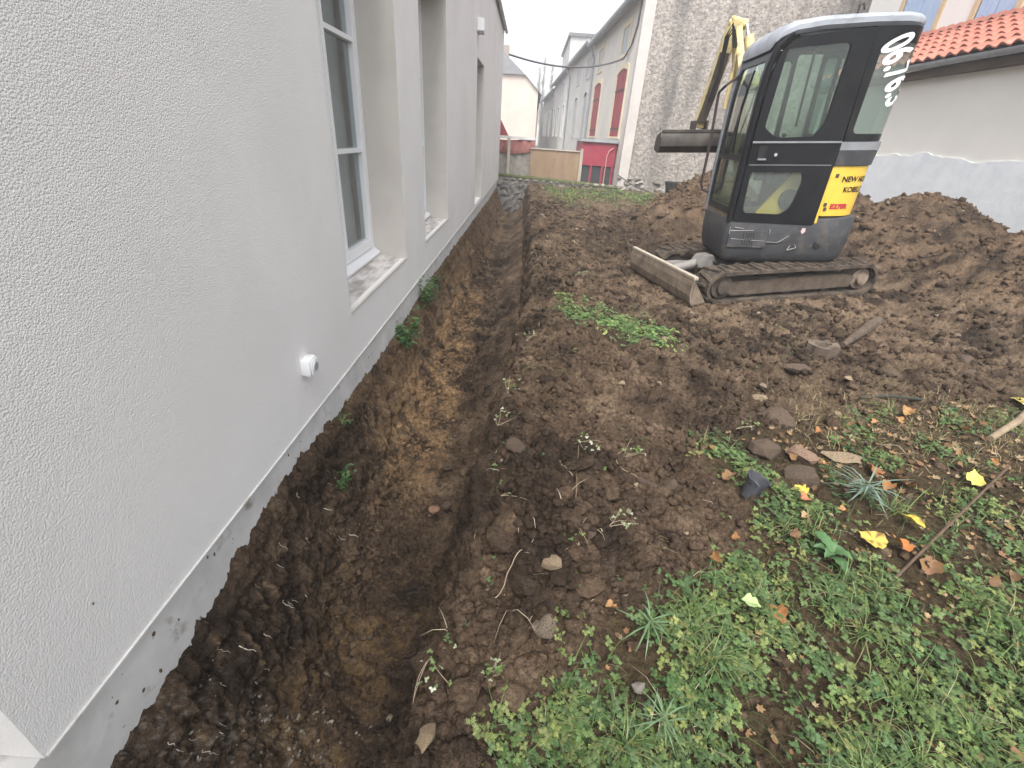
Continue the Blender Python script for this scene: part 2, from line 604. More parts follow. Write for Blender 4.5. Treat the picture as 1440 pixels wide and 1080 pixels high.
col = lerp(col, np.array([.135, .090, .052]), sstep(-x, 0.5, 0.7) * sstep(y, 1.5, 2.6) * sstep(n3 + n2, -.7, .7) * 0.8)
col = lerp(col, np.array([.16, .105, .05]), face_m * (1 - sstep(y, 1.3, 2.0)) * sstep(depth, .5, .95) * sstep(n2 + n3 * .5, -.25, .6) * 0.7)
col = lerp(col, clay, np.clip(cl * sstep(n2 + 0.5 * n3 + 0.5 * n1, -0.35, 0.55), 0, 1) * 0.9)
n4 = fbm(p3 * 45.0, 2)
ch = sstep(-x, 0.35, 0.5) * (1 - sstep(y, 0.80, 1.05)) * sstep(n2 * .5 + n4, 0.25, 0.6)
col = lerp(col, chalk * .6, ch * 0.3)
fsc = np.concatenate([scr * .8 + scr2 * .5, GX * 0 - 9], 1).ravel()
fm_ = sstep(-x, 0.5, 0.62) * sstep(-z, .03, .12)
col = lerp(col, np.array([.20, .142, .088]), fm_ * sstep(fsc, .15, .85) * .7)
col = lerp(col, dark * .8, fm_ * sstep(-fsc, .25, .9) * (fsc > -5) * .6)
roots = sstep(-x, 0.6, 0.7) * (1 - sstep(y, 1.4, 1.9)) * sstep(np.concatenate([scr2, GX * 0 - 9], 1).ravel(), 0.86, 0.98) * sstep(n2, 0.0, 0.3)
col = lerp(col, chalk * .8, roots * 0.8)
col = col * (1 + .32 * sstep(-x, .5, .62) * sstep(y, 1.2, 2.2) * sstep(-z, .05, .2))[:, None]
gmask = np.clip(in_grass(x, y), 0, 1)
col = lerp(col, litter, gmask * 0.75)
col = lerp(col, np.array([.12, .095, .06]), sstep(y, 2.1, 2.6) * (1 - sstep(y, 3.2, 3.9)) * sstep(x, 1.6, 2.6) * sstep(n2, -.3, .5) * .6)
col = np.clip(col, 0.012, 1)

me = bpy.data.meshes.new('garden_soil')
nv = len(verts)
me.vertices.add(nv)
me.vertices.foreach_set('co', verts.astype(np.float32).ravel())
ii = (np.arange(ny - 1)[:, None] * nc + np.arange(nc - 1)[None, :]).ravel()
quads = np.stack([ii, ii + 1, ii + nc + 1, ii + nc], 1).astype(np.int32)
me.loops.add(quads.size)
me.loops.foreach_set('vertex_index', quads.ravel())
me.polygons.add(len(quads))
me.polygons.foreach_set('loop_start', np.arange(0, quads.size, 4, dtype=np.int32))
me.update(calc_edges=True)
ca = me.color_attributes.new('Col', 'FLOAT_COLOR', 'POINT')
ca.data.foreach_set('color', np.concatenate([col, np.ones((nv, 1))], 1).astype(np.float32).ravel())
M_soil = mat('soil', (0.50, 0.50, 0.50), (1.6, 1.55, 1.48), scale=55, rough=0.93, attr='Col', spec=0.06, bump=(60, 1.0, 0.026), bump2=(190, 1.0, 0.010), detail=10, ramp=(.28, .72))
soil = link('garden_soil', me, M_soil)
me.polygons.foreach_set('use_smooth', np.ones(len(quads), bool))
tag(soil, 'bare brown garden earth with the open trench along the house', None, None, 'structure')

# wide ground below and beyond, out to the horizon
M_far = mat('far_ground', (.16, .155, .14), (.22, .21, .19), scale=.3, rough=.95)
gm = MB()
gm.add([(-700, -700, -1.4), (700, -700, -1.4), (700, 900, -1.4), (-700, 900, -1.4)], [(0, 1, 2, 3)])
tag(gm.build('ground', M_far), 'flat ground reaching to the horizon', None, None, 'structure')
M_asph = mat('asphalt', (.07, .07, .07), (.1, .1, .098), scale=14, rough=.9, bump=(180, .4, .004))
st = MB()
st.add([(-40, 16.9, -.12), (40, 16.9, -.12), (40, 140, .3), (-40, 140, .3)], [(0, 1, 2, 3)])
tag(st.build('street', M_asph), 'grey street running between the old houses', None, None, 'structure')

# ------------------------------------------------------------------ scattering in bulk (numpy)
def rotmats(n, tilt=math.pi):
    yaw = rng.random(n) * 2 * math.pi
    a = rng.random(n) * 2 * math.pi
    t = rng.random(n) * tilt
    cy_, sy_ = np.cos(yaw), np.sin(yaw)
    Rz = np.zeros((n, 3, 3)); Rz[:, 0, 0] = cy_; Rz[:, 0, 1] = -sy_; Rz[:, 1, 0] = sy_; Rz[:, 1, 1] = cy_; Rz[:, 2, 2] = 1
    kx, ky = np.cos(a), np.sin(a)
    c, s = np.cos(t), np.sin(t)
    K = np.zeros((n, 3, 3))
    K[:, 0, 0] = c + kx * kx * (1 - c); K[:, 0, 1] = kx * ky * (1 - c); K[:, 0, 2] = ky * s
    K[:, 1, 0] = kx * ky * (1 - c); K[:, 1, 1] = c + ky * ky * (1 - c); K[:, 1, 2] = -kx * s
    K[:, 2, 0] = -ky * s; K[:, 2, 1] = kx * s; K[:, 2, 2] = c
    return K @ Rz
def scatter(name, tv, tf, pos, scl, R, colr, m, parent=None, smooth=False):
    """one mesh from many copies of a small template (tv: verts or one set per copy, tf: triangles)"""
    n = len(pos)
    tv = np.asarray(tv, float)
    V = tv[None] if tv.ndim == 2 else tv
    scl = np.asarray(scl, float)
    if scl.ndim == 1:
        scl = scl[:, None]
    V = V * scl[:, None, :]
    V = np.einsum('nij,nkj->nki', R, np.broadcast_to(V, (n, V.shape[1], 3))) + pos[:, None, :]
    k = V.shape[1]
    F = (np.asarray(tf)[None] + (np.arange(n) * k)[:, None, None]).reshape(-1, 3).astype(np.int32)
    me = bpy.data.meshes.new(name)
    me.vertices.add(n * k)
    me.vertices.foreach_set('co', V.astype(np.float32).ravel())
    me.loops.add(F.size)
    me.loops.foreach_set('vertex_index', F.ravel())
    me.polygons.add(len(F))
    me.polygons.foreach_set('loop_start', np.arange(0, F.size, 3, dtype=np.int32))
    me.update(calc_edges=True)
    if colr is not None:
        ca = me.color_attributes.new('Col', 'FLOAT_COLOR', 'POINT')
        c = np.repeat(np.concatenate([colr, np.ones((n, 1))], 1), k, 0)
        ca.data.foreach_set('color', c.astype(np.float32).ravel())
    return link(name, me, m, parent, smooth)
def ico(sub):
    bm = bmesh.new()
    bmesh.ops.create_icosphere(bm, subdivisions=sub, radius=1.0)
    bm.verts.index_update()
    v = np.array([p.co[:] for p in bm.verts])
    f = np.array([[q.index for q in t.verts] for t in bm.faces])
    bm.free()
    return v, f
ICO1, ICOF1 = ico(1)
ICO2, ICOF2 = ico(2)

# surface of the trench section for placing crumbs there
def trench_point(i, j):
    return np.stack([SXd[i, j], ys[i], SZd[i, j]], 1)
# --- loose crumbs and clods of earth
NCL = 34000
cy_ = 0.45 + 11.0 * rng.random(NCL * 2) ** 2.1
cx_ = bank_x(cy_) + 0.05 + (rng.random(NCL * 2) ** 1.25) * np.minimum(8.2, 1.6 + 1.05 * cy_)
keep = (in_grass(cx_, cy_) < -0.05) | (rng.random(NCL * 2) < 0.06)
keep &= (perlin(np.stack([cx_ * 2.1, cy_ * 2.1, cx_ * 0 + 3], 1)) + 0.5 * rng.random(NCL * 2) > -0.05)
cx_, cy_ = cx_[keep][:NCL], cy_[keep][:NCL]
cz_ = ground_z(cx_, cy_)
nT = 8000
ti = rng.integers(np.searchsorted(ys, 0.42), np.searchsorted(ys, 9.0), nT)
tj = np.clip((FN * (0.30 + 0.35 * rng.beta(2.2, 2.2, nT))), 0, FN - 1).astype(int)
tp = trench_point(ti, tj)
pos = np.concatenate([np.stack([cx_, cy_, cz_], 1), tp])
dd = np.hypot(pos[:, 0], pos[:, 1])
sz = (0.003 + 0.021 * rng.random(len(pos)) ** 4.0) * (1 + 0.13 * dd)
sz[len(cx_):] *= 0.8
big = rng.random(len(pos)) < 0.012
sz[big] *= 2.0
tvs = ICO1[None] * (0.62 + 0.66 * rng.random((len(pos), len(ICO1), 1)))
sc3 = np.stack([sz * (0.8 + .6 * rng.random(len(pos))), sz * (0.8 + .5 * rng.random(len(pos))), sz * (0.55 + .35 * rng.random(len(pos)))], 1)
pos[:, 2] += sz * 0.12
n2 = fbm(pos * 4.0 + 5, 3); n1 = fbm(pos * 0.9 + 2, 3)
cc = lerp(np.repeat(dark[None], len(pos), 0), mid, sstep(n1 * .6 + n2 * .5, -0.55, 0.45))
cc = lerp(cc, dry, sstep(n2 + .6 * n1, .3, 1.1) * .7)
cc = lerp(cc, rusty, sstep(pos[:, 2], .2, .5) * .5)
ctm = sstep(pos[:, 1], 1.9, 2.9) * (1 - sstep(pos[:, 1], 5.2, 8.0)) * (pos[:, 2] < -.25) * sstep(-pos[:, 0], .45, .6)
cc = lerp(cc, clay, ctm * .75)
cc = cc * (0.8 + 0.5 * rng.random((len(pos), 1)))
pal = rng.random(len(pos)) < 0.010
cc[pal] = np.array([.30, .25, .19]) * (0.7 + .6 * rng.random((pal.sum(), 1)))
o = scatter('soil_clods', tvs, ICOF1, pos, sc3, rotmats(len(pos), .6), cc, M_soil)
tag(o, 'loose crumbs and clods of earth lying all over the dug ground', 'soil', None, 'stuff')
# larger lumps turned up by the bucket
NB = 520
by_ = 0.7 + 9.0 * rng.random(NB * 3) ** 1.7
bx_ = bank_x(by_) + .06 + rng.random(NB * 3) ** 1.4 * np.minimum(7.6, 1.1 + 1.0 * by_)
kb = (in_grass(bx_, by_) < -.1) & (perlin(np.stack([bx_ * 1.2, by_ * 1.2, bx_ * 0 + 23], 1)) > -.1)
bx_, by_ = bx_[kb][:NB], by_[kb][:NB]
bs_ = (.014 + .034 * rng.random(len(bx_)) ** 2.2) * (1 + .07 * by_)
shp = np.stack([ICO2 * (1 + .28 * fbm(ICO2 * 1.8 + 9.1 * k, 3))[:, None] for k in range(24)])
shp[:, :, 2] = np.minimum(shp[:, :, 2], .75)
bp3 = np.stack([bx_, by_, ground_z(bx_, by_) + bs_ * .15], 1)
bn1 = fbm(bp3 * 4 + 5, 3)
bcol = lerp(np.repeat(dark[None] * 1.1, len(bx_), 0), mid * 1.1, sstep(bn1, -.6, .5))
bcol = lerp(bcol, rusty, sstep(bp3[:, 2], .2, .5) * .6)
b3 = np.stack([bs_ * (.9 + .5 * rng.random(len(bs_))), bs_ * (.8 + .4 * rng.random(len(bs_))), bs_ * (.6 + .3 * rng.random(len(bs_)))], 1)
tag(scatter('earth_lumps', shp[rng.integers(24, size=len(bx_))], ICOF2, bp3, b3, rotmats(len(bx_), .7), bcol, M_soil, None, True), 'fist-sized lumps of turned-up earth on the dug ground', 'soil', None, 'stuff')
# broken limestone in the foot of the near face
nL = 900
Li = rng.integers(np.searchsorted(ys, 0.40), np.searchsorted(ys, 1.0), nL)
Lj = np.clip(FN * (.10 + .42 * rng.random(nL)), 0, FN - 1).astype(int)
Lp = trench_point(Li, Lj)
kl = fbm(Lp * 5.0 + 3, 3) > .05
Lp = Lp[kl]
Ls = .002 + .010 * rng.random(len(Lp)) ** 2.5
tag(scatter('limestone_crumbs', ICO1[None] * (.6 + .7 * rng.random((len(Lp), len(ICO1), 1))), ICOF1, Lp, np.stack([Ls, Ls * (.6 + .6 * rng.random(len(Lp))), Ls * .6], 1), rotmats(len(Lp)), np.array([.36, .33, .28]) * (.55 + .7 * rng.random((len(Lp), 1))), M_soil), 'pale limestone crumbs in the near trench face', 'rubble', None, 'stuff')
# pale torn roots hanging in the near face of the trench
fr_ = MB()
for k in range(34):
    i0 = np.searchsorted(ys, 0.55 + 2.6 * random.random() ** 1.3)
    j0 = int(FN * random.uniform(.07, .30))
    n_ = random.randint(3, 7)
    pts = []
    for q_ in range(n_):
        i_ = min(i0 + q_ // 2, ny - 2)
        j_ = min(j0 + q_, FN - 2)
        pts.append((SXd[i_, j_] + nx_[i_, j_] * .002, ys[i_], SZd[i_, j_] + nz_[i_, j_] * .002))
    r0 = random.uniform(.0008, .0024)
    fr_.tube(pts, [r0 * (1 - .7 * q_ / n_) for q_ in range(n_)], 5)
tag(fr_.build('torn_roots', mat('pale_torn_root', (.40, .35, .28), (.62, .58, .50), scale=30, rough=.85), None, smooth=True), 'pale torn root ends hanging in the trench face', 'roots', None, 'stuff')
# ------------------------------------------------------------------ house on the left with rough render
M_render = mat('rough_render', (.735, .722, .705), (.785, .772, .755), scale=2.2, rough=.95, spec=.15, bump=(30, .25, .006), bump2=(330, .4, .002), c3=(.67, .652, .63), c3_scale=1.1, c3_ramp=(.5, .8))
def stipple(m, scale, dist, strength):
    # grains of the thrown-on render: noise-bent cells under the finer bumps
    t = m.node_tree
    N, L = t.nodes, t.links
    tc = N.new('ShaderNodeTexCoord')
    nz = N.new('ShaderNodeTexNoise'); nz.inputs['Scale'].default_value = scale * .8; nz.inputs['Detail'].default_value = 2
    ad = N.new('ShaderNodeVectorMath'); ad.operation = 'MULTIPLY_ADD'
    ad.inputs[1].default_value = (1.1 / scale,) * 3
    L.new(tc.outputs['Object'], nz.inputs['Vector'])
    L.new(nz.outputs['Color'], ad.inputs[0])
    L.new(tc.outputs['Object'], ad.inputs[2])
    vo = N.new('ShaderNodeTexVoronoi'); vo.inputs['Scale'].default_value = scale
    L.new(ad.outputs[0], vo.inputs['Vector'])
    bn = N.new('ShaderNodeBump'); bn.invert = True
    bn.inputs['Strength'].default_value = strength
    bn.inputs['Distance'].default_value = dist
    L.new(vo.outputs['Distance'], bn.inputs['Height'])
    p = N['Principled BSDF']
    old = p.inputs['Normal'].links[0].from_socket
    L.new(old, bn.inputs['Normal'])
    L.new(bn.outputs[0], p.inputs['Normal'])
stipple(M_render, 200, .0026, .75)
M_reveal = mat('smooth_shaded_render', (.53, .50, .465), (.59, .56, .52), scale=3, rough=.95, spec=.15, bump=(170, .55, .006))
M_plinth = mat('cement_plinth', (.50, .495, .475), (.64, .63, .61), scale=5, rough=.85, bump=(22, .35, .006), c3=(.27, .24, .20), c3_scale=9, c3_ramp=(.60, .74))
M_pvc = mat('white_pvc', (.78, .79, .80), rough=.35, spec=.5)
M_sillst = mat('mottled_sill_stone', (.36, .33, .30), (.66, .63, .60), scale=26, rough=.8, ramp=(.38, .62), stretch=(.5, .2, 1), bump=(60, .5, .004))
M_grey_metal = mat('zinc', (.30, .32, .34), (.40, .42, .44), scale=5, rough=.5, metal=.4)
M_slate = mat('slate_roof', (.10, .10, .11), (.16, .16, .165), scale=8, rough=.75, bump=(20, .4, .02))
M_room = mat('room_plaster', (.55, .54, .52), rough=.9)
M_roomfloor = mat('room_floor', (.22, .17, .13), (.28, .22, .16), scale=4, rough=.6)
M_pane = glass_mat('window_glass', (.80, .84, .84), .10)

house = empty('rendered_house', (-1, 0.45, 0))
tag(house, 'pale house with rough grey-white render and deep window recesses beside the trench', 'house')
def child(o):
    """keep world coordinates for a part whose parent Empty stands elsewhere"""
    o.matrix_parent_inverse = o.parent.matrix_basis.inverted() if o.parent else Matrix()
    return o
OPEN = [(2.55, 3.93, .51, 2.75), (4.72, 6.15, .49, 2.75), (9.35, 10.6, .26, 2.62)]
def rect(a, b, c, d):
    return [(a, c), (b, c), (b, d), (a, d)]
fm = MB()
outer = [(0.455, .20), (16.6, .20), (16.6, 4.18), (-4, 4.18), (-4, .20), (-0.75, .20), (-0.75, 2.4), (0.455, 2.4)]
thick_plate(fm, outer, [rect(*h) for h in OPEN], -1.30, -1.0, lambda s, w_, t: (t, s, w_))
front = fm.build('wall', M_render, house)
child(front)
# the side faces of the recesses are smoother, with shade painted into their tan-grey
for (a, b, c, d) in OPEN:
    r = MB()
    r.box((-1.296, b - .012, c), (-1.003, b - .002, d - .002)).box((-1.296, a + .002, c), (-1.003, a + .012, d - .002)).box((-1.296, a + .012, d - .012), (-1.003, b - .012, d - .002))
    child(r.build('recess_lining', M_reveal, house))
pl = MB()
pl.box((-1.25, 0.42, -1.0), (-1.010, 16.58, .198))
child(pl.build('plinth', M_plinth, house))
dr = MB()
dr.box((-1.02, 0.46, .196), (-0.994, 16.59, .203))
child(dr.build('drip_edge', M_plinth, house))
th = MB()
th.box((-1.34, -0.74, -.2), (-0.985, 0.40, .185), .012)
child(tag(th.build('threshold', M_sillst, house), 'pale mottled stone threshold'))
sh = MB()           # rest of the shell
sh.box((-9.3, -4, -.4), (-9.0, 16.6, 3.85)).box((-8.99, -4.0, -.4), (-1.301, -3.7, 3.85)).box((-8.99, 16.3, -.4), (-1.301, 16.6, 3.85))
sh.box((-4.6, -3.69, -.3), (-4.5, 16.29, 3.7))
child(sh.build('rear_walls', M_room, house))
fl = MB()
fl.box((-8.98, -3.68, .0), (-1.305, 16.28, .18))
child(fl.build('room_floor', M_roomfloor, house))
ce = MB()
ce.box((-8.98, -3.68, 2.9), (-1.305, 16.28, 3.0))
child(ce.build('room_ceiling', M_room, house))
# door leaf in the near opening
do = MB()
do.box((-1.29, -0.745, .19), (-1.24, 0.445, 2.395), .01)
child(do.build('door', M_pvc, house))
rf = MB()
rf.add([(-.94, -4.2, 4.12), (-.94, 16.66, 4.12), (-5.1, 16.66, 6.9), (-5.1, -4.2, 6.9), (-9.4, -4.2, 4.12), (-9.4, 16.66, 4.12),
        (-.94, -4.2, 4.22), (-.94, 16.66, 4.22), (-5.1, 16.66, 7.0), (-5.1, -4.2, 7.0), (-9.4, -4.2, 4.22), (-9.4, 16.66, 4.22)],
       [(0, 1, 2, 3), (3, 2, 5, 4), (6, 9, 8, 7), (9, 10, 11, 8), (0, 6, 7, 1), (4, 5, 11, 10), (1, 7, 8, 2), (2, 8, 11, 5), (0, 3, 9, 6), (3, 4, 10, 9)])
roof = child(rf.build('roof', M_slate, house))
gu = MB()
gu.tube([(-.935, -4.2, 4.13), (-.935, 16.7, 4.13)], .045, 10)
gu.build('gutter', M_grey_metal, roof)
for wi, (a, b, c, d) in enumerate(OPEN):
    # sill stone and its pale mortar lip
    s = MB()
    if wi < 2:
        s.add([(-1.28, a + .003, c - .05), (-1.004, a + .003, c - .05), (-1.004, a + .003, c - .004), (-1.28, a + .003, c + .022),
               (-1.28, b - .003, c - .05), (-1.004, b - .003, c - .05), (-1.004, b - .003, c - .004), (-1.28, b - .003, c + .022)],
              [(0, 1, 2, 3), (7, 6, 5, 4), (0, 4, 5, 1), (1, 5, 6, 2), (2, 6, 7, 3), (3, 7, 4, 0)])
        child(s.build('sill', M_sillst, house))
        lp = MB()
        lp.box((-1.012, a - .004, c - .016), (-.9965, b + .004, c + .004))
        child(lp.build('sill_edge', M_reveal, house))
    win = MB()
    x0, x1 = -1.345, -1.272
    fw = .062
    win.box((x0, a, c + .02), (x1, a + fw, d)).box((x0, b - fw, c + .02), (x1, b, d)).box((x0, a + fw, d - fw), (x1, b - fw, d)).box((x0, a + fw, c + .02), (x1, b - fw, c + .02 + fw))
    W = child(win.build('window', M_pvc, house, bevel=.004))
    def sub(m_, nm, mt, bev=0.0):
        return m_.build(nm, mt, W, bevel=bev)
    m_ = MB()
    m_.prism([(x1 - .002, c + .028), (x1 + .05, c + .028), (x1 + .055, c + .048), (x1 - .002, c + .085)], a + .02, b - .02, 1)
    sub(m_, 'weather_bar', M_pvc)
    mid_ = (a + b) / 2
    for k, (ya, yb) in enumerate(((a + fw + .002, mid_ - .002), (mid_ + .002, b - fw - .002))):
        cs = MB()
        st_ = .058
        za, zb = c + .03 + fw, d - fw - .004
        xa, xb_ = x0 + .012, x1 + .012
        cs.box((xa, ya, za), (xb_, ya + st_, zb)).box((xa, yb - st_, za), (xb_, yb, zb)).box((xa, ya + st_, zb - st_), (xb_, yb - st_, zb)).box((xa, ya + st_, za), (xb_, yb - st_, za + st_ + .02))
        sub(cs, 'casement', M_pvc, .005)
        cuts = [za + st_ + .02] + [zz for zz in (1.33, 2.0)] + [zb - st_]
        for zz in (1.33, 2.0):
            mu = MB()
            mu.box((xa + .012, ya + st_, zz - .014), (xb_ - .004, yb - st_, zz + .014))
            sub(mu, 'glazing_bar', M_pvc)
        for zz0, zz1 in zip(cuts[:-1], cuts[1:]):
            pn = MB()
            pn.box((xa + .03, ya + st_ - .004, zz0 - .004), (xa + .034, yb - st_ + .004, zz1 + .004))
            sub(pn, 'pane', M_pane)
    # pale curtain drawn to one side inside the room
    cu = MB()
    npt = 26
    pts = [(-1.42 + .018 * math.sin(i * 1.9), b - .42 + .40 * i / npt) for i in range(npt + 1)]
    cu.add([(px, py, c + .06) for px, py in pts] + [(px, py, d - .05) for px, py in pts], [(i, i + 1, npt + 2 + i, npt + 1 + i) for i in range(npt)])
    child(cu.build('curtain', mat('net_curtain_%d' % wi, (.62, .62, .6), rough=.9), house, smooth=True, rec=False))
# mud flung against plinth and render while digging
ms_n = 110
msy = .6 + 9 * rng.random(ms_n) ** 1.8
msz = np.where(rng.random(ms_n) < .8, .17 - .2 * rng.random(ms_n), .2 + .25 * rng.random(ms_n) ** 3)
msx = np.where(msz < .196, -1.009, -.9985)
mss = (.0015 + .006 * rng.random(ms_n) ** 3) * np.where(msz < .196, 1, .5)
o_ = scatter('mud_splashes', ICO1[None] * (.6 + .7 * rng.random((ms_n, len(ICO1), 1))), ICOF1, np.stack([msx, msy, msz], 1), np.stack([mss * .25, mss, mss * (.8 + 1.2 * rng.random(ms_n))], 1), np.repeat(np.eye(3)[None], ms_n, 0), np.repeat(dry[None], ms_n, 0), M_soil, house)
child(o_)
o_['kind'] = 'stuff'
# outdoor socket
so = empty('outdoor_socket', (-1, 1.9, .48))
tag(so, 'small white square outdoor socket with round hole on the render', 'socket')
b1 = MB(); b1.box((-.002, -.042, -.042), (.045, .042, .042), .010)
b1.build('housing', M_pvc, so, smooth=True)
b2 = MB(); b2.box((.0452, -.034, -.034), (.053, .034, .034), .006)
cover = b2.build('cover', M_pvc, so, smooth=True)
b3 = MB(); b3.tube([(.0532, 0, 0), (.0575, 0, 0)], .024, 24)
b3.build('rim', mat('pale_grey_plastic', (.55, .56, .57), rough=.4), so, smooth=True)
b4 = MB(); b4.tube([(.0577, 0, 0), (.0585, 0, 0)], .019, 24)
b4.build('socket_well', mat('grey_plastic', (.30, .31, .32), rough=.5), so)
# wall lamp far along
la = empty('wall_lamp', (-1, 9.33, 3.02))
tag(la, 'small square white lamp high on the render above the third recess', 'lamp')
b1 = MB(); b1.box((0, -.10, -.07), (.11, .10, .10), .008); b1.build('lamp_body', M_pvc, la)
b2 = MB(); b2.box((.01, -.09, -.095), (.10, .09, -.072)); b2.build('lens', mat('lamp_lens', (.25, .25, .25), rough=.3), la)

# ------------------------------------------------------------------ low stone wall at the end of the trench
M_stone = mat('rubble_stone', (.20, .185, .165), (.34, .315, .28), scale=9, rough=.9, bump=(30, .6, .02), rnd=.28, c3=(.10, .10, .09), c3_scale=4, c3_ramp=(.55, .75))
M_mortar = mat('old_mortar', (.22, .205, .185), (.30, .28, .25), scale=10, rough=.95, bump=(35, .7, .02))
M_moss = mat('moss', (.06, .08, .025), (.11, .12, .05), scale=12, rough=1.0, bump=(60, .8, .02))
M_darkstone = mat('dark_foundation', (.11, .105, .10), (.19, .18, .165), scale=6, rough=.95, bump=(14, .9, .05))
def rock_template(seed, flat=.7, sub=2, angular=.5):
    r = np.random.default_rng(seed)
    v, f = (ICO2, ICOF2) if sub == 2 else (ICO1, ICOF1)
    v = v.copy()
    for k in range(9):                                   # chop with planes for facets
        n = r.normal(size=3); n /= np.linalg.norm(n)
        h = .45 + .35 * r.random()
        d = v @ n - h
        v -= np.outer(np.clip(d, 0, None) * angular * 1.6, n)
    v *= (0.95 + .10 * r.random((len(v), 1)))
    v *= (1 + .22 * fbm(v * 1.7 + seed * 3.1, 3))[:, None]
    v[:, 2] *= flat
    return v, f
def rock_mesh(name, seed, **kw):
    v, f = rock_template(seed, **kw)
    me = bpy.data.meshes.new(name)
    me.from_pydata(v.tolist(), [], f.tolist())
    return me
lw = empty('low_stone_wall', (1, 16.75, 0))
tag(lw, 'low mossy stone wall closing the garden at the street', 'wall')
c = MB()
c.add([(-1.0, 16.6, -.75), (3.02, 16.6, -.75), (3.02, 16.6, .16), (-1.0, 16.6, .31), (-1.0, 16.95, -.75), (3.02, 16.95, -.75), (3.02, 16.95, .16), (-1.0, 16.95, .31)],
      [(0, 1, 2, 3), (7, 6, 5, 4), (0, 4, 5, 1), (1, 5, 6, 2), (2, 6, 7, 3), (3, 7, 4, 0)])
child(c.build('core', M_mortar, lw))
ms = MB()
rr = random.Random(3)
n = 40
top = [(-1.0 + 4.0 * i / n, .335 - .15 * i / n + rr.uniform(-.012, .016)) for i in range(n + 1)]
ms.add([(x_, 16.55, z_ - .045) for x_, z_ in top] + [(x_, 16.57, z_ + .004) for x_, z_ in top] + [(x_, 16.97, z_) for x_, z_ in top],
       [(i, i + 1, n + 2 + i, n + 1 + i) for i in range(n)] + [(n + 1 + i, n + 2 + i, 2 * n + 3 + i, 2 * n + 2 + i) for i in range(n)])
child(ms.build('moss_cap', M_moss, lw, smooth=True))
stone_meshes = [rock_mesh('stone', 100 + i, flat=.8, sub=2) for i in range(6)]
for m_ in stone_meshes:
    m_.materials.append(M_stone)
first_row = True
for row in range(3):
    x_ = -0.95 + rr.uniform(0, .1)
    while x_ < 2.9:
        wd = rr.uniform(.16, .34)
        o = bpy.data.objects.new('stone', rr.choice(stone_meshes))
        COL.objects.link(o)
        o.parent = lw
        o.location = (x_ + wd / 2 - 1, 16.60 - 16.75, -.10 + row * .155 - .035 * (x_ + 1) / 4)
        o.scale = (wd * .53, .055, .085)
        o.rotation_euler = (0, rr.uniform(-.1, .1), 0)
        x_ += wd + .012
# dark foundation masonry that shuts off the trench
ef = MB()
nx2, nz2 = 18, 12
vs = []
for j in range(nz2 + 1):
    for i in range(nx2 + 1):
        vs.append((-1.0 + 1.25 * i / nx2, 16.0 + rr.uniform(-.05, .05) - .25 * (1 - j / nz2), -.72 + .86 * j / nz2 + rr.uniform(-.01, .01)))
fs = [(j * (nx2 + 1) + i, j * (nx2 + 1) + i + 1, (j + 1) * (nx2 + 1) + i + 1, (j + 1) * (nx2 + 1) + i) for j in range(nz2) for i in range(nx2)]
ef.add(vs, fs)
tag(ef.build('old_foundation', M_darkstone), 'dark stony foundation face shutting off the far end of the trench', 'foundation')

# ------------------------------------------------------------------ old grey house with the stone gable
M_gable = mat('weathered_rubble_render', (.20, .185, .17), (.42, .385, .35), scale=13, rough=.95, detail=12, ramp=(.34, .64), bump=(12, 1.0, .05), bump2=(42, .8, .02), c3=(.11, .105, .10), c3_scale=1.5, c3_ramp=(.46, .72), c3_stretch=(1, 1, .16))
M_quoin = mat('pale_corner_render', (.47, .44, .42), (.53, .50, .47), scale=3, rough=.9, bump=(20, .3, .01))
M_fac1 = mat('grey_beige_render', (.58, .535, .48), (.66, .61, .555), scale=1.2, rough=.92, bump=(30, .3, .01))
M_fac2 = mat('grey_render', (.47, .45, .425), (.56, .54, .51), scale=1.4, rough=.92)
M_fac3 = mat('pale_render', (.62, .595, .56), (.70, .67, .635), scale=1.1, rough=.92)
M_surr = mat('yellow_stone_surround', (.62, .53, .37), (.70, .61, .45), scale=5, rough=.85)
M_redsh = mat('red_painted_wood', (.24, .022, .040), (.31, .035, .055), scale=10, rough=.6, stretch=(1, 1, .2))
M_greysh = mat('grey_louvres', (.40, .43, .44), rough=.7)
M_dkglass = mat('dark_window_glass', (.05, .055, .06), rough=.12, spec=.6)
M_iron = mat('black_iron', (.05, .035, .035), rough=.6)
FD = np.array([-.04, 1.0]); FD /= np.linalg.norm(FD)
FNRM = np.array([-FD[1], FD[0]])
def fac(s, w_, off=0.0):
    q = np.array([3.1, 17.5]) + FD * s + FNRM * off
    return (q[0], q[1], w_)
def sdist(y):
    return (y - 17.5) / FD[1]
def arch(a, b, z0, z1, rise=.22, n=8):
    pts = [(a, z0), (b, z0), (b, z1 - rise)]
    for i in range(1, n):
        t = i / n
        pts.append((b + (a - b) * t, z1 - rise + rise * math.sin(math.pi * t) ** .8))
    return pts + [(a, z1 - rise)]
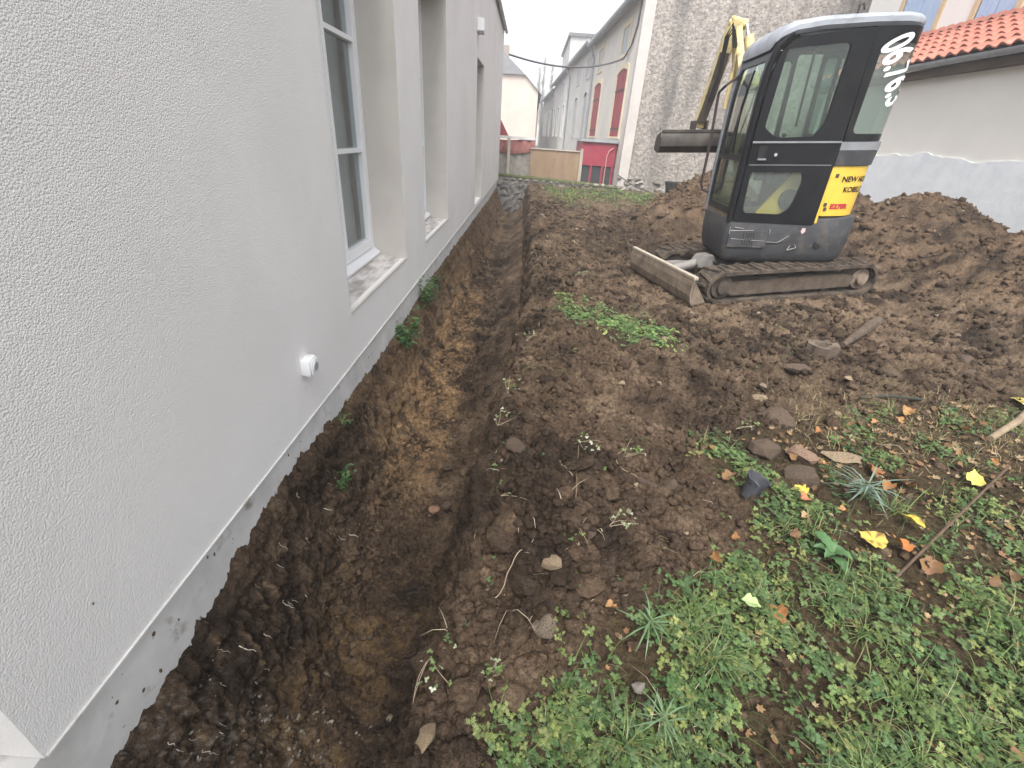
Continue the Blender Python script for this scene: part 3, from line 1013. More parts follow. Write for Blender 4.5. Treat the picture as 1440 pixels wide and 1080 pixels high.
def facade_house(name, label, y0, y1, eave, wall_m, wins, gable=None, deep=8.0, quoin=False, roof_rise=3.4):
    root = empty(name, (3.1, (y0 + y1) / 2, 0))
    tag(root, label, 'house')
    s0, s1 = sdist(y0), sdist(y1)
    mb = MB()
    thick_plate(mb, rect(s0, s1, -.4, eave), [w_['hole'] for w_ in wins], -.35, 0, fac)
    child(mb.build('facade_wall', wall_m, root))
    body = MB()
    A, B, Cc, Dd = fac(s0, 0, -.36), fac(s1, 0, -.36), fac(s1, 0, -deep), fac(s0, 0, -deep)
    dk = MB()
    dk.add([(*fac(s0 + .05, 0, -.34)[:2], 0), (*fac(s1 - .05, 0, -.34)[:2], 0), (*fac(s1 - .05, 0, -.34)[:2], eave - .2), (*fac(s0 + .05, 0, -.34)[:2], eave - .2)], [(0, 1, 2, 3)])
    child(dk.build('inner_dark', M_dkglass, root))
    for P_, Q_ in ((A, Dd), (B, Cc)):
        body = MB()
        xm = (P_[0] + Q_[0]) / 2
        body.add([(P_[0], P_[1], -.4), (Q_[0], Q_[1], -.4), (Q_[0], Q_[1], eave), (xm, (P_[1] + Q_[1]) / 2, eave + roof_rise), (P_[0], P_[1], eave)], [(0, 1, 2, 3, 4)])
        child(body.build('side_wall', wall_m, root))
    rfm = MB()
    ov = .32
    a, b_ = fac(s0 - .02, eave - .12, ov), fac(s1 + .02, eave - .12, ov)
    ra, rb = fac(s0 - .02, eave + roof_rise, -deep / 2), fac(s1 + .02, eave + roof_rise, -deep / 2)
    ea, eb = fac(s0 - .02, eave - .12, -deep - ov), fac(s1 + .02, eave - .12, -deep - ov)
    up = lambda q: (q[0], q[1], q[2] + .12)
    rfm.add([a, b_, rb, ra, eb, ea, up(a), up(b_), up(rb), up(ra), up(eb), up(ea)],
            [(0, 1, 2, 3), (3, 2, 4, 5), (6, 9, 8, 7), (9, 11, 10, 8), (0, 6, 7, 1), (4, 10, 11, 5), (1, 7, 8, 2), (2, 8, 10, 4), (0, 3, 9, 6), (3, 5, 11, 9)])
    R_ = child(rfm.build('roof', M_slate, root))
    gm_ = MB()
    gm_.tube([fac(s0, eave - .10, ov + .05), fac(s1, eave - .10, ov + .05)], .085, 8)
    child(gm_.build('gutter', M_grey_metal, root))
    so_ = MB()                                            # boxed eaves
    so_.add([fac(s0, eave - .02, .001), fac(s1, eave - .02, .001), fac(s1, eave - .13, ov), fac(s0, eave - .13, ov)], [(0, 1, 2, 3)])
    child(so_.build('eaves_board', mat('eaves_' + name, (.42, .42, .42), rough=.8), root))
    dp = MB()
    dp.tube([fac(s1 - .25, eave - .15, ov), fac(s1 - .25, eave - .35, .22), fac(s1 - .25, eave - .6, .09), fac(s1 - .25, 0, .09)], .06, 8)
    child(dp.build('downpipe', M_grey_metal, root))
    for w_ in wins:
        sm = MB()
        thick_plate(sm, w_['surround'], [w_['hole']], -.02, .035, fac)
        SR = child(sm.build('window_surround', w_.get('sm', M_surr), root))
        a0, b0 = w_['ab']
        z0, z1 = w_['z']
        half = (a0 + b0) / 2
        kind = w_['kind']
        if kind == 'glass':
            q = MB(); q.add([fac(a0, z0, -.18), fac(b0, z0, -.18), fac(b0, z1, -.18), fac(a0, z1, -.18)], [(0, 1, 2, 3)])
            child(q.build('pane', M_dkglass, root))
            q = MB()
            for (c0, c1, d0, d1) in ((a0, b0, z0, z0 + .06), (a0, b0, z1 - .06, z1), (half - .035, half + .035, z0 + .06, z1 - .06)):
                thick_plate(q, rect(c0, c1, d0, d1), [], -.17, -.13, fac)
            child(q.build('window_frame', M_pvc, root))
            continue
        for k, (c0, c1) in enumerate(((a0 + .01, half - .008), (half + .008, b0 - .01))):
            mm = MB()
            full = arch(a0 + .01, b0 - .01, z0, z1, w_['rise']) if w_['rise'] else rect(a0 + .01, b0 - .01, z0, z1)
            if kind == 'red':
                nb = 4
                for j in range(nb):                      # four boards with open joints, heads cut to the arch
                    d0 = c0 + (c1 - c0) * j / nb + .004
                    d1 = c0 + (c1 - c0) * (j + 1) / nb - .004
                    def head(s_):
                        if not w_['rise']:
                            return z1
                        t = (s_ - a0) / (b0 - a0)
                        return z1 - w_['rise'] + w_['rise'] * max(0.0, math.sin(math.pi * min(max(t, 0), 1))) ** .8
                    thick_plate(mm, [(d0, z0), (d1, z0), (d1, head(d1) - .01), (d0, head(d0) - .01)], [], -.05, .0 + .004 * (j % 2), fac)
                S_ = child(mm.build('shutter', M_redsh, root))
                for zz in (z0 + .25, z1 - .62):
                    hm = MB()
                    thick_plate(hm, rect(c0, c1, zz - .03, zz + .03), [], .005, .02, fac)
                    hm.build('strap_hinge', M_iron, S_)
            elif kind == 'louvre':
                thick_plate(mm, rect(c0, c0 + .07, z0, z1 - w_['rise'] * .6), [], -.05, 0, fac)
                thick_plate(mm, rect(c1 - .07, c1, z0, z1 - w_['rise'] * .6), [], -.05, 0, fac)
                zz = z0 + .03
                while zz < z1 - .12 - w_['rise'] * .5:
                    thick_plate(mm, rect(c0 + .07, c1 - .07, zz, zz + .055), [], -.045, -.01, fac)
                    zz += .085
                child(mm.build('shutter', M_greysh, root))
            else:
                thick_plate(mm, rect(c0, c1, z0, z1), [], -.05, 0, fac)
                child(mm.build('shutter', M_greysh, root))
    return root
def win(ya, yb, z0, z1, kind, rise=0.0, sm=None, bd=.16):
    a, b = sdist(ya), sdist(yb)
    d = {'ab': (a, b), 'z': (z0, z1), 'kind': kind, 'rise': rise}
    if rise:
        d['hole'] = arch(a, b, z0, z1, rise)
        d['surround'] = arch(a - bd, b + bd, z0 - .06, z1 + bd, rise + .03)
    else:
        d['hole'] = rect(a, b, z0, z1)
        d['surround'] = rect(a - bd, b + bd, z0 - .09, z1 + bd)
    if sm:
        d['sm'] = sm
    return d
h1 = facade_house('old_grey_house', 'old grey house with red arched shutters and a bare stone gable wall', 17.52, 26.3, 5.45, M_fac1,
                  [win(18.35, 20.0, 1.66, 3.72, 'red', .12), win(23.3, 25.1, 1.66, 3.72, 'red', .12), win(18.9, 19.9, 4.18, 4.95, 'plain', 0), win(23.9, 24.9, 4.2, 4.98, 'plain', 0)], roof_rise=3.6, deep=9.0)
gb = MB()
ring = [(3.1, -.4), (3.1, 5.45), (7.6, 9.2), (12.1, 5.45), (12.1, -.4)]
gb.prism(ring, 17.2, 17.5, 1)
child(gb.build('gable_wall', M_gable, h1))
qn = MB()
qn.box((3.075, 17.17, -.3), (3.40, 17.5, 5.4))
child(qn.build('corner_band', M_quoin, h1))
for i in range(34):
    o = bpy.data.objects.new('stone', rr.choice(stone_meshes))
    COL.objects.link(o)
    o.parent = h1
    o.location = (rr.uniform(3.1, 4.9) - 3.1, 17.17 - h1.location.y, -.05 + rr.random() ** 1.6 * .5)
    o.scale = (rr.uniform(.09, .17), .06, rr.uniform(.06, .1))
    o.rotation_euler = (0, rr.uniform(-.3, .3), 0)
h2 = facade_house('grey_terrace_house', 'grey terrace house with louvred grey shutters beyond the red shutters', 26.34, 36.4, 5.65, M_fac2,
                  [win(27.3, 28.5, 1.6, 3.65, 'louvre', .2, M_quoin), win(31.2, 32.4, 1.6, 3.65, 'louvre', .2, M_quoin), win(27.4, 28.4, 4.3, 5.1, 'plain', 0, M_quoin), win(31.3, 32.3, 4.3, 5.1, 'plain', 0, M_quoin)])
h3 = facade_house('pale_terrace_house', 'pale terrace house farther down the street with a white downpipe', 36.44, 49.0, 5.6, M_fac3,
                  [win(38.5, 39.8, 1.6, 3.6, 'glass', 0, M_pvc), win(42.5, 43.8, 1.6, 3.6, 'glass', 0, M_pvc), win(46, 47.2, 1.6, 3.6, 'glass', 0, M_pvc), win(40, 41.2, 4.1, 5.1, 'glass', 0, M_pvc)])
h4 = facade_house('last_terrace_house', 'small pale house at the far end of the right-hand row', 49.04, 64.0, 5.2, M_fac2,
                  [win(51.5, 53, 1.6, 3.6, 'glass', 0, M_pvc), win(56.5, 58, 1.6, 3.6, 'glass', 0, M_pvc), win(60, 61.5, 1.6, 3.6, 'glass', 0, M_pvc)])
tb = empty('tall_grey_block', (5, 54, 0))
tag(tb, 'taller grey building rising behind the terrace gutters', 'building')
q = MB(); q.box((2.9, 50, -.3), (9, 62, 9.4)); child(q.build('wall', M_fac2, tb))
q = MB(); q.box((2.7, 49.8, 9.4), (9.2, 62.2, 9.65)); child(q.build('roof', M_slate, tb))

# red street-front porch of the grey house
M_redpanel = mat('red_panel', (.26, .030, .055), (.33, .045, .07), scale=6, rough=.55)
pr = empty('red_porch', (2.4, 18.2, 0))
tag(pr, 'dark red boxed porch with grey top at the foot of the grey house', 'porch')
q = MB(); q.box((1.80, 18.1, .70), (3.02, 20.2, 1.44)); child(q.build('red_panel', M_redpanel, pr))
q = MB(); q.box((1.74, 18.02, 1.445), (3.06, 20.3, 1.53)); child(q.build('roof', M_grey_metal, pr))
q = MB(); q.box((1.84, 18.16, -.2), (3.0, 20.15, .68)); child(q.build('glazing', M_dkglass, pr))
q = MB()
for xx0 in (1.80, 2.18, 2.58, 2.94):
    q.box((xx0, 18.09, -.25), (xx0 + .07, 18.15, .699))
child(q.build('post', M_redpanel, pr))
q = MB(); q.tube([(2.72, 18.05, .1), (2.72, 18.05, 1.0), (2.78, 18.05, 1.2), (2.92, 18.05, 1.3)], .02, 6); child(q.build('pipe', mat('pink_pipe', (.5, .25, .25), rough=.5), pr))

# hoarding, posts and covered stack on the street side of the low wall
M_ply = mat('weathered_plywood', (.22, .15, .10), (.30, .215, .145), scale=5, rough=.85, stretch=(1, 1, .25), bump=(12, .3, .01), c3=(.26, .17, .09), c3_scale=3, c3_ramp=(.5, .8))
M_greywood = mat('grey_wood', (.33, .29, .24), (.46, .41, .35), scale=14, rough=.9, stretch=(1, 1, .15), bump=(40, .5, .01))
hd = empty('plywood_hoarding', (.85, 17.1, .2))
tag(hd, 'tan plywood hoarding standing on the street side of the low wall', 'fence')
for k in range(2):
    q = MB(); q.box((.02 + k * .835, 17.06, .18), (.845 + k * .835, 17.085, 1.12 + k * .02)); child(q.build('board', M_ply, hd))
q = MB(); q.box((.0, 17.03, 1.121), (1.70, 17.10, 1.16)); child(q.build('top_rail', M_greywood, hd))
for (xx0, hh, lbl) in ((1.72, 1.22, 'pale weathered post at the end of the plywood hoarding'), (-.72, 1.40, 'short pale wooden post in front of the covered stack')):
    ps = MB()
    ps.tube([(xx0, 17.02, 0), (xx0 + .01, 17.02, .6), (xx0 - .005, 17.02, hh)], [.055, .06, .05], 8)
    po = ps.build('wooden_post', M_greywood, None, smooth=True)
    tag(po, lbl, 'post', 'posts at the street')
cs_ = empty('covered_stack', (-.4, 17.6, 0))
tag(cs_, 'grey walled stack with sagging dark red tarpaulin under a pale lid', 'stack')
q = MB(); q.box((-1.3, 17.3, -.2), (.06, 18.4, 1.05)); child(q.build('side', mat('dirty_concrete', (.22, .20, .18), (.32, .30, .27), scale=7, rough=.9), cs_))
q = MB()
nn = 24
tarp = []
for i in range(nn + 1):
    t = i / nn
    sag = .16 * math.sin(t * math.pi) ** 2 + .03 * math.sin(t * 9)
    tarp.append((-1.32 + 1.46 * t, 17.24 + .03 * math.sin(t * 31), 1.06 - sag, 1.36 - .03 * math.sin(t * 5)))
q.add([(a_, b_, c_) for a_, b_, c_, d_ in tarp] + [(a_, b_ - .02, (c_ + d_) / 2) for a_, b_, c_, d_ in tarp] + [(a_, b_ + .03, d_) for a_, b_, c_, d_ in tarp],
      [(r_ * (nn + 1) + i, r_ * (nn + 1) + i + 1, (r_ + 1) * (nn + 1) + i + 1, (r_ + 1) * (nn + 1) + i) for r_ in range(2) for i in range(nn)])
child(q.build('tarpaulin', mat('faded_red_tarp', (.21, .075, .07), (.32, .14, .125), scale=5, rough=.6), cs_, smooth=True))
q = MB(); q.box((-1.35, 17.22, 1.37), (.16, 18.5, 1.45)); child(q.build('lid', mat('pale_lid', (.5, .5, .49), (.6, .6, .59), scale=4, rough=.8), cs_))
tw = empty('folded_parasol', (-1.0, 19.5, 1.5))
tag(tw, 'red triangle of a folded parasol just behind the house corner', 'parasol')
q = MB(); q.add([(-1.5, 19.5, 1.45), (-.85, 19.5, 1.45), (-1.25, 19.5, 2.1), (-1.2, 19.9, 1.45)], [(0, 1, 2), (1, 3, 2), (3, 0, 2), (0, 3, 1)]); child(q.build('cloth', mat('dull_red_cloth', (.16, .03, .035), (.22, .05, .055), scale=4, rough=.8), tw))
q = MB(); q.tube([(-1.22, 19.6, -.1), (-1.22, 19.6, 2.12)], .02, 6); child(q.build('pole', M_grey_metal, tw))
# leaning pole and black pot by the gable
lp_ = MB(); lp_.tube([(3.0, 16.9, .52), (3.6, 16.75, .22), (4.15, 16.6, -.02 + .1)], .018, 6)
tag(lp_.build('leaning_pole', M_iron), 'thin dark pole leaning from the low wall down to the turf', 'pole')
bp = empty('black_planter', (4.75, 16.35, .12))
tag(bp, 'black plastic planter with a dry stalk at the foot of the gable', 'planter')
q = MB()
rings = []
for r_, z_ in ((.20, 0), (.26, .30), (.28, .30), (.28, .34), (.25, .34), (.23, .2)):
    rings.append([(r_ * math.cos(k * math.pi / 8), r_ * math.sin(k * math.pi / 8), z_) for k in range(16)])
q.loft(rings)
q.build('pot', mat('black_plastic', (.02, .02, .022), rough=.5), bp, smooth=True)
q = MB(); q.tube([(.05, 0, .2), (.07, 0, .5), (.04, .02, .85)], [.012, .010, .006], 6)
for k in range(9):
    q.tube([(.06, 0, .5 + .035 * k), (.06 + rr.uniform(-.09, .09), rr.uniform(-.06, .06), .56 + .035 * k)], .006, 4)
q.build('stalk', mat('dry_stalk', (.20, .15, .09), rough=.9), bp)

# overhead cable
cb = MB()
pts = []
A_, B_ = Vector((-.83, 16.7, 3.6)), Vector((2.95, 19.0, 3.98))
for i in range(21):
    t = i / 20
    q_ = A_.lerp(B_, t)
    q_.z -= .42 * 4 * t * (1 - t) * (.55 + .2 * t)
    pts.append(q_)
pts += [Vector((3.02, 18.2, 4.25)), Vector((3.05, 17.8, 4.7)), Vector((3.05, 17.65, 5.4))]
cb.tube(pts, .028, 6)
tag(cb.build('overhead_cable', mat('cable_black', (.10, .10, .11), rough=.7), None, smooth=True), 'dark bundled cable strung across the street to the grey house', 'cable')

# ------------------------------------------------------------------ house with the half-hipped beige gable across the street, and the street's end
M_beige = mat('beige_render', (.56, .47, .41), (.62, .53, .47), scale=.9, rough=.92)
bh = empty('beige_house', (-4, 40, 0))
tag(bh, 'beige house with clipped gable and dark roof down the street', 'house')
q = MB(); q.prism([(-9, -.3), (.29, -.3), (.29, 4.44), (-.78, 5.39), (-7.9, 5.39), (-9, 4.44)], 40, 40.3, 1); child(q.build('gable_wall', M_beige, bh))
q = MB()
ywin = [(43.5, 44.6), (47.5, 48.6), (51.5, 52.6), (55.5, 56.6)]
thick_plate(q, rect(40.31, 58, -.3, 4.44), [rect(a, b, z0, z0 + 1.3) for a, b in ywin for z0 in (.9, 2.7)], 0, .29, lambda s, w_, t: (t, s, w_))
child(q.build('street_wall', M_fac3, bh))
for a, b in ywin:
    for z0 in (.9, 2.7):
        q = MB(); q.box((.05, a - .05, z0 - .05), (.1, b + .05, z0 + 1.35)); child(q.build('window', M_dkglass, bh))
q = MB()
q.add([(.55, 39.8, 4.2), (.55, 58.2, 4.2), (-4.3, 58.2, 8.4), (-4.3, 43.2, 8.4), (-.72, 39.8, 5.36), (-7.9, 39.8, 5.36), (-9.3, 39.8, 4.2), (-9.3, 58.2, 4.2)],
      [(0, 1, 2, 3, 4), (4, 3, 5), (5, 3, 2, 7, 6)])
R_ = child(q.build('roof', M_slate, bh))
q = MB(); q.box((-2.6, 41.6, 5.5), (-2.1, 42.3, 7.3)); child(q.build('chimney', mat('chimney_brick', (.3, .25, .22), rough=.9), bh))
def plain_house(name, label, x0, x1, y0, y1, eave, ridge, wm, side):
    r_ = empty(name, ((x0 + x1) / 2, y0, 0))
    tag(r_, label, 'house')
    xm = (x0 + x1) / 2
    q = MB(); q.prism([(x0, -.3), (x1, -.3), (x1, eave), (xm, ridge), (x0, eave)], y0, y1, 1); child(q.build('wall', wm, r_))
    q = MB()
    q.add([(x0 - .3, y0 - .2, eave - .15), (x0 - .3, y1 + .2, eave - .15), (xm, y1 + .2, ridge + .12), (xm, y0 - .2, ridge + .12), (x1 + .3, y0 - .2, eave - .15), (x1 + .3, y1 + .2, eave - .15)],
          [(0, 1, 2, 3), (3, 2, 5, 4)])
    child(q.build('roof', M_slate, r_))
    ww = x1 + .01 if side > 0 else x0 - .01
    for i in range(3):
        for z0 in (.9, 2.9):
            if z0 + 1.2 > eave:
                continue
            ya = y0 + 1.5 + i * (y1 - y0 - 3) / 2.6
            q = MB(); q.box((min(ww, ww + .02 * side), ya, z0), (max(ww, ww + .02 * side), ya + 1.1, z0 + 1.4)); child(q.build('window', M_dkglass, r_))
    for i in range(2):
        q = MB(); xa = x0 + (x1 - x0) * (.25 + .4 * i); q.box((xa, y0 - .02, 1.2), (xa + 1.0, y0 - .005, 2.6)); child(q.build('window', M_dkglass, r_))
    return r_
plain_house('street_house', 'pale house behind the beige gable on the left of the street', -8, .35, 60, 74, 4.6, 7.6, M_fac3, 1)
plain_house('end_house', 'pale house closing the end of the street', -.8, 7.4, 88, 98, 5.0, 8.4, M_fac3, -1)
# bare poplars far off
M_bark = mat('far_bark', (.16, .14, .13), (.22, .2, .18), scale=3, rough=.95)
for ti_, (tx, ty, th_, lab) in enumerate(((.6, 80, 10.4, 'slim bare poplar at the end of the street, left of three'), (1.25, 82, 11.7, 'tallest bare poplar at the end of the street, middle of three'),
                                         (2.35, 79, 10.6, 'bare poplar at the end of the street, right of three'))):
    tr = empty('poplar_tree', (tx, ty, 0))
    tag(tr, lab, 'tree', 'bare poplars at the end of the street')
    q = MB(); q.tube([(0, 0, -.2), (.05, 0, th_ * .4), (0, .05, th_ * .75), (.02, 0, th_)], [.17, .12, .07, .02], 8); q.build('trunk', M_bark, tr, smooth=True)
    q = MB()
    r2 = random.Random(50 + ti_)
    for k in range(70):
        z_ = th_ * (.22 + .75 * r2.random())
        an = r2.uniform(0, 6.28)
        L_ = (.5 + 1.7 * r2.random()) * (1.08 - z_ / th_)
        d_ = .28 * L_ + .12
        p0 = Vector((0, 0, z_)); p1 = Vector((math.cos(an) * d_ * .6, math.sin(an) * d_ * .6, z_ + L_ * .5)); p2 = Vector((math.cos(an) * d_, math.sin(an) * d_, z_ + L_))
        q.tube([p0, p1, p2], [.035, .025, .010], 4, cap=False)
        for m_ in range(3):
            t = r2.uniform(.3, .9)
            s_ = p0.lerp(p2, t)
            q.tube([s_, s_ + Vector((r2.uniform(-.2, .2), r2.uniform(-.2, .2), r2.uniform(.3, .7)))], [.016, .007], 3, cap=False)
    q.build('crown', M_bark, tr)

# ------------------------------------------------------------------ annex with tiled roof, and the white house it leans on
M_cream = mat('cream_render', (.82, .79, .73), (.86, .83, .77), scale=1.5, rough=.92, bump=(14, .25, .01))
M_whitecoat = mat('white_base_coat', (.76, .79, .81), (.85, .88, .90), scale=3.5, rough=.85, bump=(7, .5, .02), bump2=(40, .3, .005))
M_tile = mat('red_clay_tile', (.36, .125, .088), (.45, .18, .13), scale=9, rough=.75, rnd=.14, c3=(.30, .10, .07), c3_scale=5, c3_ramp=(.55, .8))
M_fascia = mat('brown_eaves_wood', (.085, .058, .04), (.13, .09, .06), scale=7, rough=.85, stretch=(1, .2, 1))
M_white = mat('white_render', (.74, .72, .69), (.79, .77, .74), scale=1.2, rough=.9)
M_blue = mat('blue_shutter_paint', (.36, .47, .66), (.42, .53, .72), scale=6, rough=.6)
M_tanwood = mat('tan_window_surround', (.55, .42, .26), (.63, .49, .32), scale=8, rough=.8)
an = empty('annex', (7.6, 9, 0))
tag(an, 'low white annex with red tiled roof behind the heap of earth', 'annex')
q = MB(); q.box((7.0, 2.0, -.4), (7.3, 13.2, 2.95)); child(q.build('wall', M_cream, an))
for ya_ in (2.0, 12.9):
    q = MB(); q.box((7.301, ya_, -.4), (8.69, ya_ + .3, 3.2)); child(q.build('end_wall', M_cream, an))
edge = [(2.0 + 11.2 * i / 90, 1.60 + rr.uniform(-.018, .018) + .03 * math.sin(i * .35) + .02 * math.sin(i * 1.1)) for i in range(91)]
q = MB(); thick_plate(q, [(2.0, -.4), (13.19, -.4)] + edge[::-1], [], 6.972, 6.9995, lambda s, w_, t: (6.972 + 6.9995 - t, s, w_)); child(tag(q.build('base_coat', M_whitecoat, an), 'fresh white lower coat with ragged top edge'))
q = MB(); q.box((6.82, 1.9, 2.82), (6.999, 13.3, 2.93)); child(q.build('eaves_beam', M_fascia, an))
q = MB()
half_pts = [(6.70 + .075 * math.cos(math.pi + math.pi * k / 8), 3.0 + .075 * math.sin(math.pi + math.pi * k / 8)) for k in range(9)]
inner_pts = [(6.70 + .062 * math.cos(math.pi + math.pi * k / 8), 3.0 + .062 * math.sin(math.pi + math.pi * k / 8)) for k in range(8, -1, -1)]
q.prism(half_pts + inner_pts, 1.8, 13.35, 1)
child(q.build('gutter', M_grey_metal, an, smooth=True))
E0, E1 = (6.72, 3.02), (8.70, 3.96)
sl = math.atan2(E1[1] - E0[1], E1[0] - E0[0])
q = MB(); q.add([(E0[0] + .05, 1.9, E0[1] - .03), (E0[0] + .05, 13.25, E0[1] - .03), (E1[0] - .01, 13.25, E1[1] - .03), (E1[0] - .01, 1.9, E1[1] - .03)], [(0, 1, 2, 3)])
child(q.build('roof_deck', M_fascia, an))
TW, TL = .235, .40
tmb = MB()
prof = [(0, .0), (.03, .0), (.075, .012), (.115, .040), (.155, .052), (.195, .040), (.235, .010), (.25, .002)]
for k in range(len(prof) - 1):
    (a, za), (b, zb) = prof[k], prof[k + 1]
    tmb.add([(0, a, za + .034), (0, b, zb + .034), (TL, b, zb), (TL, a, za), (0, a, za + .012), (0, b, zb + .012)], [(0, 1, 2, 3), (4, 5, 1, 0)])
tile0 = tmb.build('roof_tile', M_tile, an)
inv = an.matrix_basis.inverted()
nrow = 6
step = (math.hypot(E1[0] - E0[0], E1[1] - E0[1])) / nrow
firstt = True
for r_ in range(nrow):
    for c_ in range(30):
        d_ = r_ * step
        loc = Vector((E0[0] + d_ * math.cos(sl), 6.1 + c_ * TW + rr.uniform(-.004, .004), E0[1] + d_ * math.sin(sl) + .004 + rr.uniform(0, .004)))
        t_ = tile0 if firstt else copy_of(tile0, an)
        firstt = False
        t_.location = inv @ loc
        t_.rotation_euler = (rr.uniform(-.012, .012), -sl + rr.uniform(-.01, .01), rr.uniform(-.012, .012))
q = MB()                                               # mortar flashing against the house above
fl_ = [(6.0 + 7.2 * i / 60, 3.99 + .05 * abs(math.sin(i * 1.57)) + rr.uniform(-.006, .006)) for i in range(61)]
q.add([(8.50, a, b - .06) for a, b in fl_] + [(8.62, a, b + .03) for a, b in fl_] + [(8.70, a, b + .06) for a, b in fl_], [(k * 61 + i, k * 61 + i + 1, (k + 1) * 61 + i + 1, (k + 1) * 61 + i) for k in range(2) for i in range(60)])
child(q.build('ridge_tiles', M_tile, an, smooth=True))
q = MB()
for i in range(9):
    q.box((7.75 + .02 * i, 8.95 + .07 * i, 3.575 + .0098 * i), (7.80 + .02 * i + rr.uniform(0, .05), 9.03 + .07 * i, 3.59 + .0098 * i + rr.uniform(0, .012)))
child(q.build('mortar_smear', M_white, an))
wh = empty('white_house', (9.2, 11, 0))
tag(wh, 'white house with pale blue shutters above the red tiled annex roof', 'house')
whole = [rect(12.95, 14.2, 3.5, 5.6), rect(10.95, 11.85, 3.5, 5.6), rect(8.6, 9.6, 3.5, 5.6)]
q = MB(); thick_plate(q, rect(2.0, 15.65, -.4, 7.5), whole, -.3, 0, lambda s, w_, t: (8.7 - t, s, w_)); child(q.build('wall', M_white, wh))
q = MB(); q.box((9.01, 15.3, -.4), (14, 15.65, 7.5)).box((9.01, 2.0, -.4), (14, 2.3, 7.5)).box((13.7, 2.31, -.4), (14, 15.29, 7.5)); child(q.build('rear_walls', M_white, wh))
q = MB(); q.add([(8.3, 1.7, 7.4), (8.3, 16, 7.4), (11.3, 16, 9.4), (11.3, 1.7, 9.4), (14.3, 16, 7.4), (14.3, 1.7, 7.4)], [(0, 1, 2, 3), (3, 2, 4, 5)]); child(q.build('roof', M_tile, wh))
for hrec in whole:
    (a, z0), (b, z1) = hrec[0], hrec[2]
    q = MB(); thick_plate(q, rect(a - .13, b + .13, z0 - .1, z1 + .12), [hrec], -.02, .03, lambda s, w_, t: (8.7 - t, s, w_)); child(q.build('window_surround', M_tanwood, wh))
    mid_ = (a + b) / 2
    for c0, c1 in ((a + .02, mid_ - .01), (mid_ + .01, b - .02)):
        q = MB()
        nb = 3
        for j in range(nb):
            q.box((8.70, c0 + (c1 - c0) * j / nb + .003, z0 + .01), (8.735 - .003 * (j % 2), c0 + (c1 - c0) * (j + 1) / nb - .003, z1 - .01))
        child(q.build('shutter', M_blue, wh))
    q = MB(); q.box((8.78, a - .05, z0 - .05), (8.80, b + .05, z1 + .05)); child(q.build('pane', M_dkglass, wh))
# ------------------------------------------------------------------ compact digger
PT, PH = 12.989, -4.624                      # heading of tracks and of upper body (degrees, measured from world -X)
_pm = Matrix.Rotation(rad(-PITCH), 4, 'Y')
dig = empty('mini_excavator')
dig.matrix_world = Matrix.Translation((PX, PY, PZ)) @ _pm @ Matrix.Rotation(rad(180 + PT), 4, 'Z')
tag(dig, 'black and yellow mini excavator with closed cab and dozer blade parked beside the heap', 'excavator')
_hr = Matrix.Rotation(rad(PH - PT), 4, 'Z')
def hx(p):                                    # upper-body coordinates -> digger coordinates
    return _hr @ Vector(p)
M_mud = mat('muddy_rubber', (.022, .019, .016), (.100, .077, .058), scale=9, rough=.95, bump=(40, .8, .012), ramp=(.32, .62))
M_rub = mat('black_rubber', (.018, .017, .017), (.05, .043, .037), scale=7, rough=.85, bump=(60, .4, .004))
M_steel = mat('muddy_steel', (.15, .115, .085), (.27, .215, .165), scale=7, rough=.8, metal=.15, bump=(30, .6, .008), c3=(.09, .065, .048), c3_scale=3, c3_ramp=(.5, .7))
M_frame = mat('dark_frame_steel', (.035, .030, .028), (.10, .078, .06), scale=6, rough=.8, bump=(30, .4, .006))
M_skirt = mat('charcoal_paint', (.036, .038, .043), (.052, .055, .061), scale=5, rough=.55, spec=.4, c3=(.11, .093, .076), c3_scale=8, c3_ramp=(.52, .76), bump=(25, .12, .004))
M_black = mat('black_gloss_paint', (.006, .0065, .008), (.011, .012, .014), scale=3, rough=.34, spec=.15, c3=(.022, .021, .020), c3_scale=2.5, c3_ramp=(.5, .95))
M_gpil = mat('grey_cab_paint', (.17, .18, .195), (.23, .24, .255), scale=6, rough=.5, spec=.4)
M_groof = mat('pale_grey_roof', (.24, .26, .295), (.32, .34, .375), scale=4, rough=.5, spec=.4, c3=(.15, .15, .155), c3_scale=7, c3_ramp=(.55, .8))
M_yel = mat('digger_yellow', (.66, .43, .045), (.73, .49, .075), scale=5, rough=.42, spec=.45, c3=(.40, .27, .07), c3_scale=8, c3_ramp=(.62, .8))
M_yeld = mat('dirty_yellow', (.55, .44, .19), (.64, .54, .29), scale=9, rough=.6, c3=(.16, .12, .08), c3_scale=7, c3_ramp=(.5, .72))
M_ygl = glass_mat('cab_glass', (.80, .87, .845), .03, pale_film=.09)  # pale film also paints a reflection into the lower pane
M_ygl2 = glass_mat('cab_glass_clear', (.80, .88, .84), .015, pale_film=.025)
M_dark = mat('dark_interior', (.03, .03, .032), (.05, .05, .052), scale=9, rough=.8)
M_seat = mat('seat_vinyl', (.08, .08, .085), rough=.7)
M_chrome = mat('bright_rod', (.62, .63, .65), rough=.2, metal=.9)
M_letter = mat('white_letters', (.80, .81, .83), rough=.5)
M_blacklet = mat('black_letters', (.012, .012, .012), rough=.6)
M_redlet = mat('red_letters', (.42, .03, .05), rough=.6)
M_hose = mat('black_hose', (.02, .02, .02), rough=.6)
M_tanmetal = mat('pale_grey_metal', (.17, .16, .155), (.25, .235, .22), scale=10, rough=.6, metal=.2)

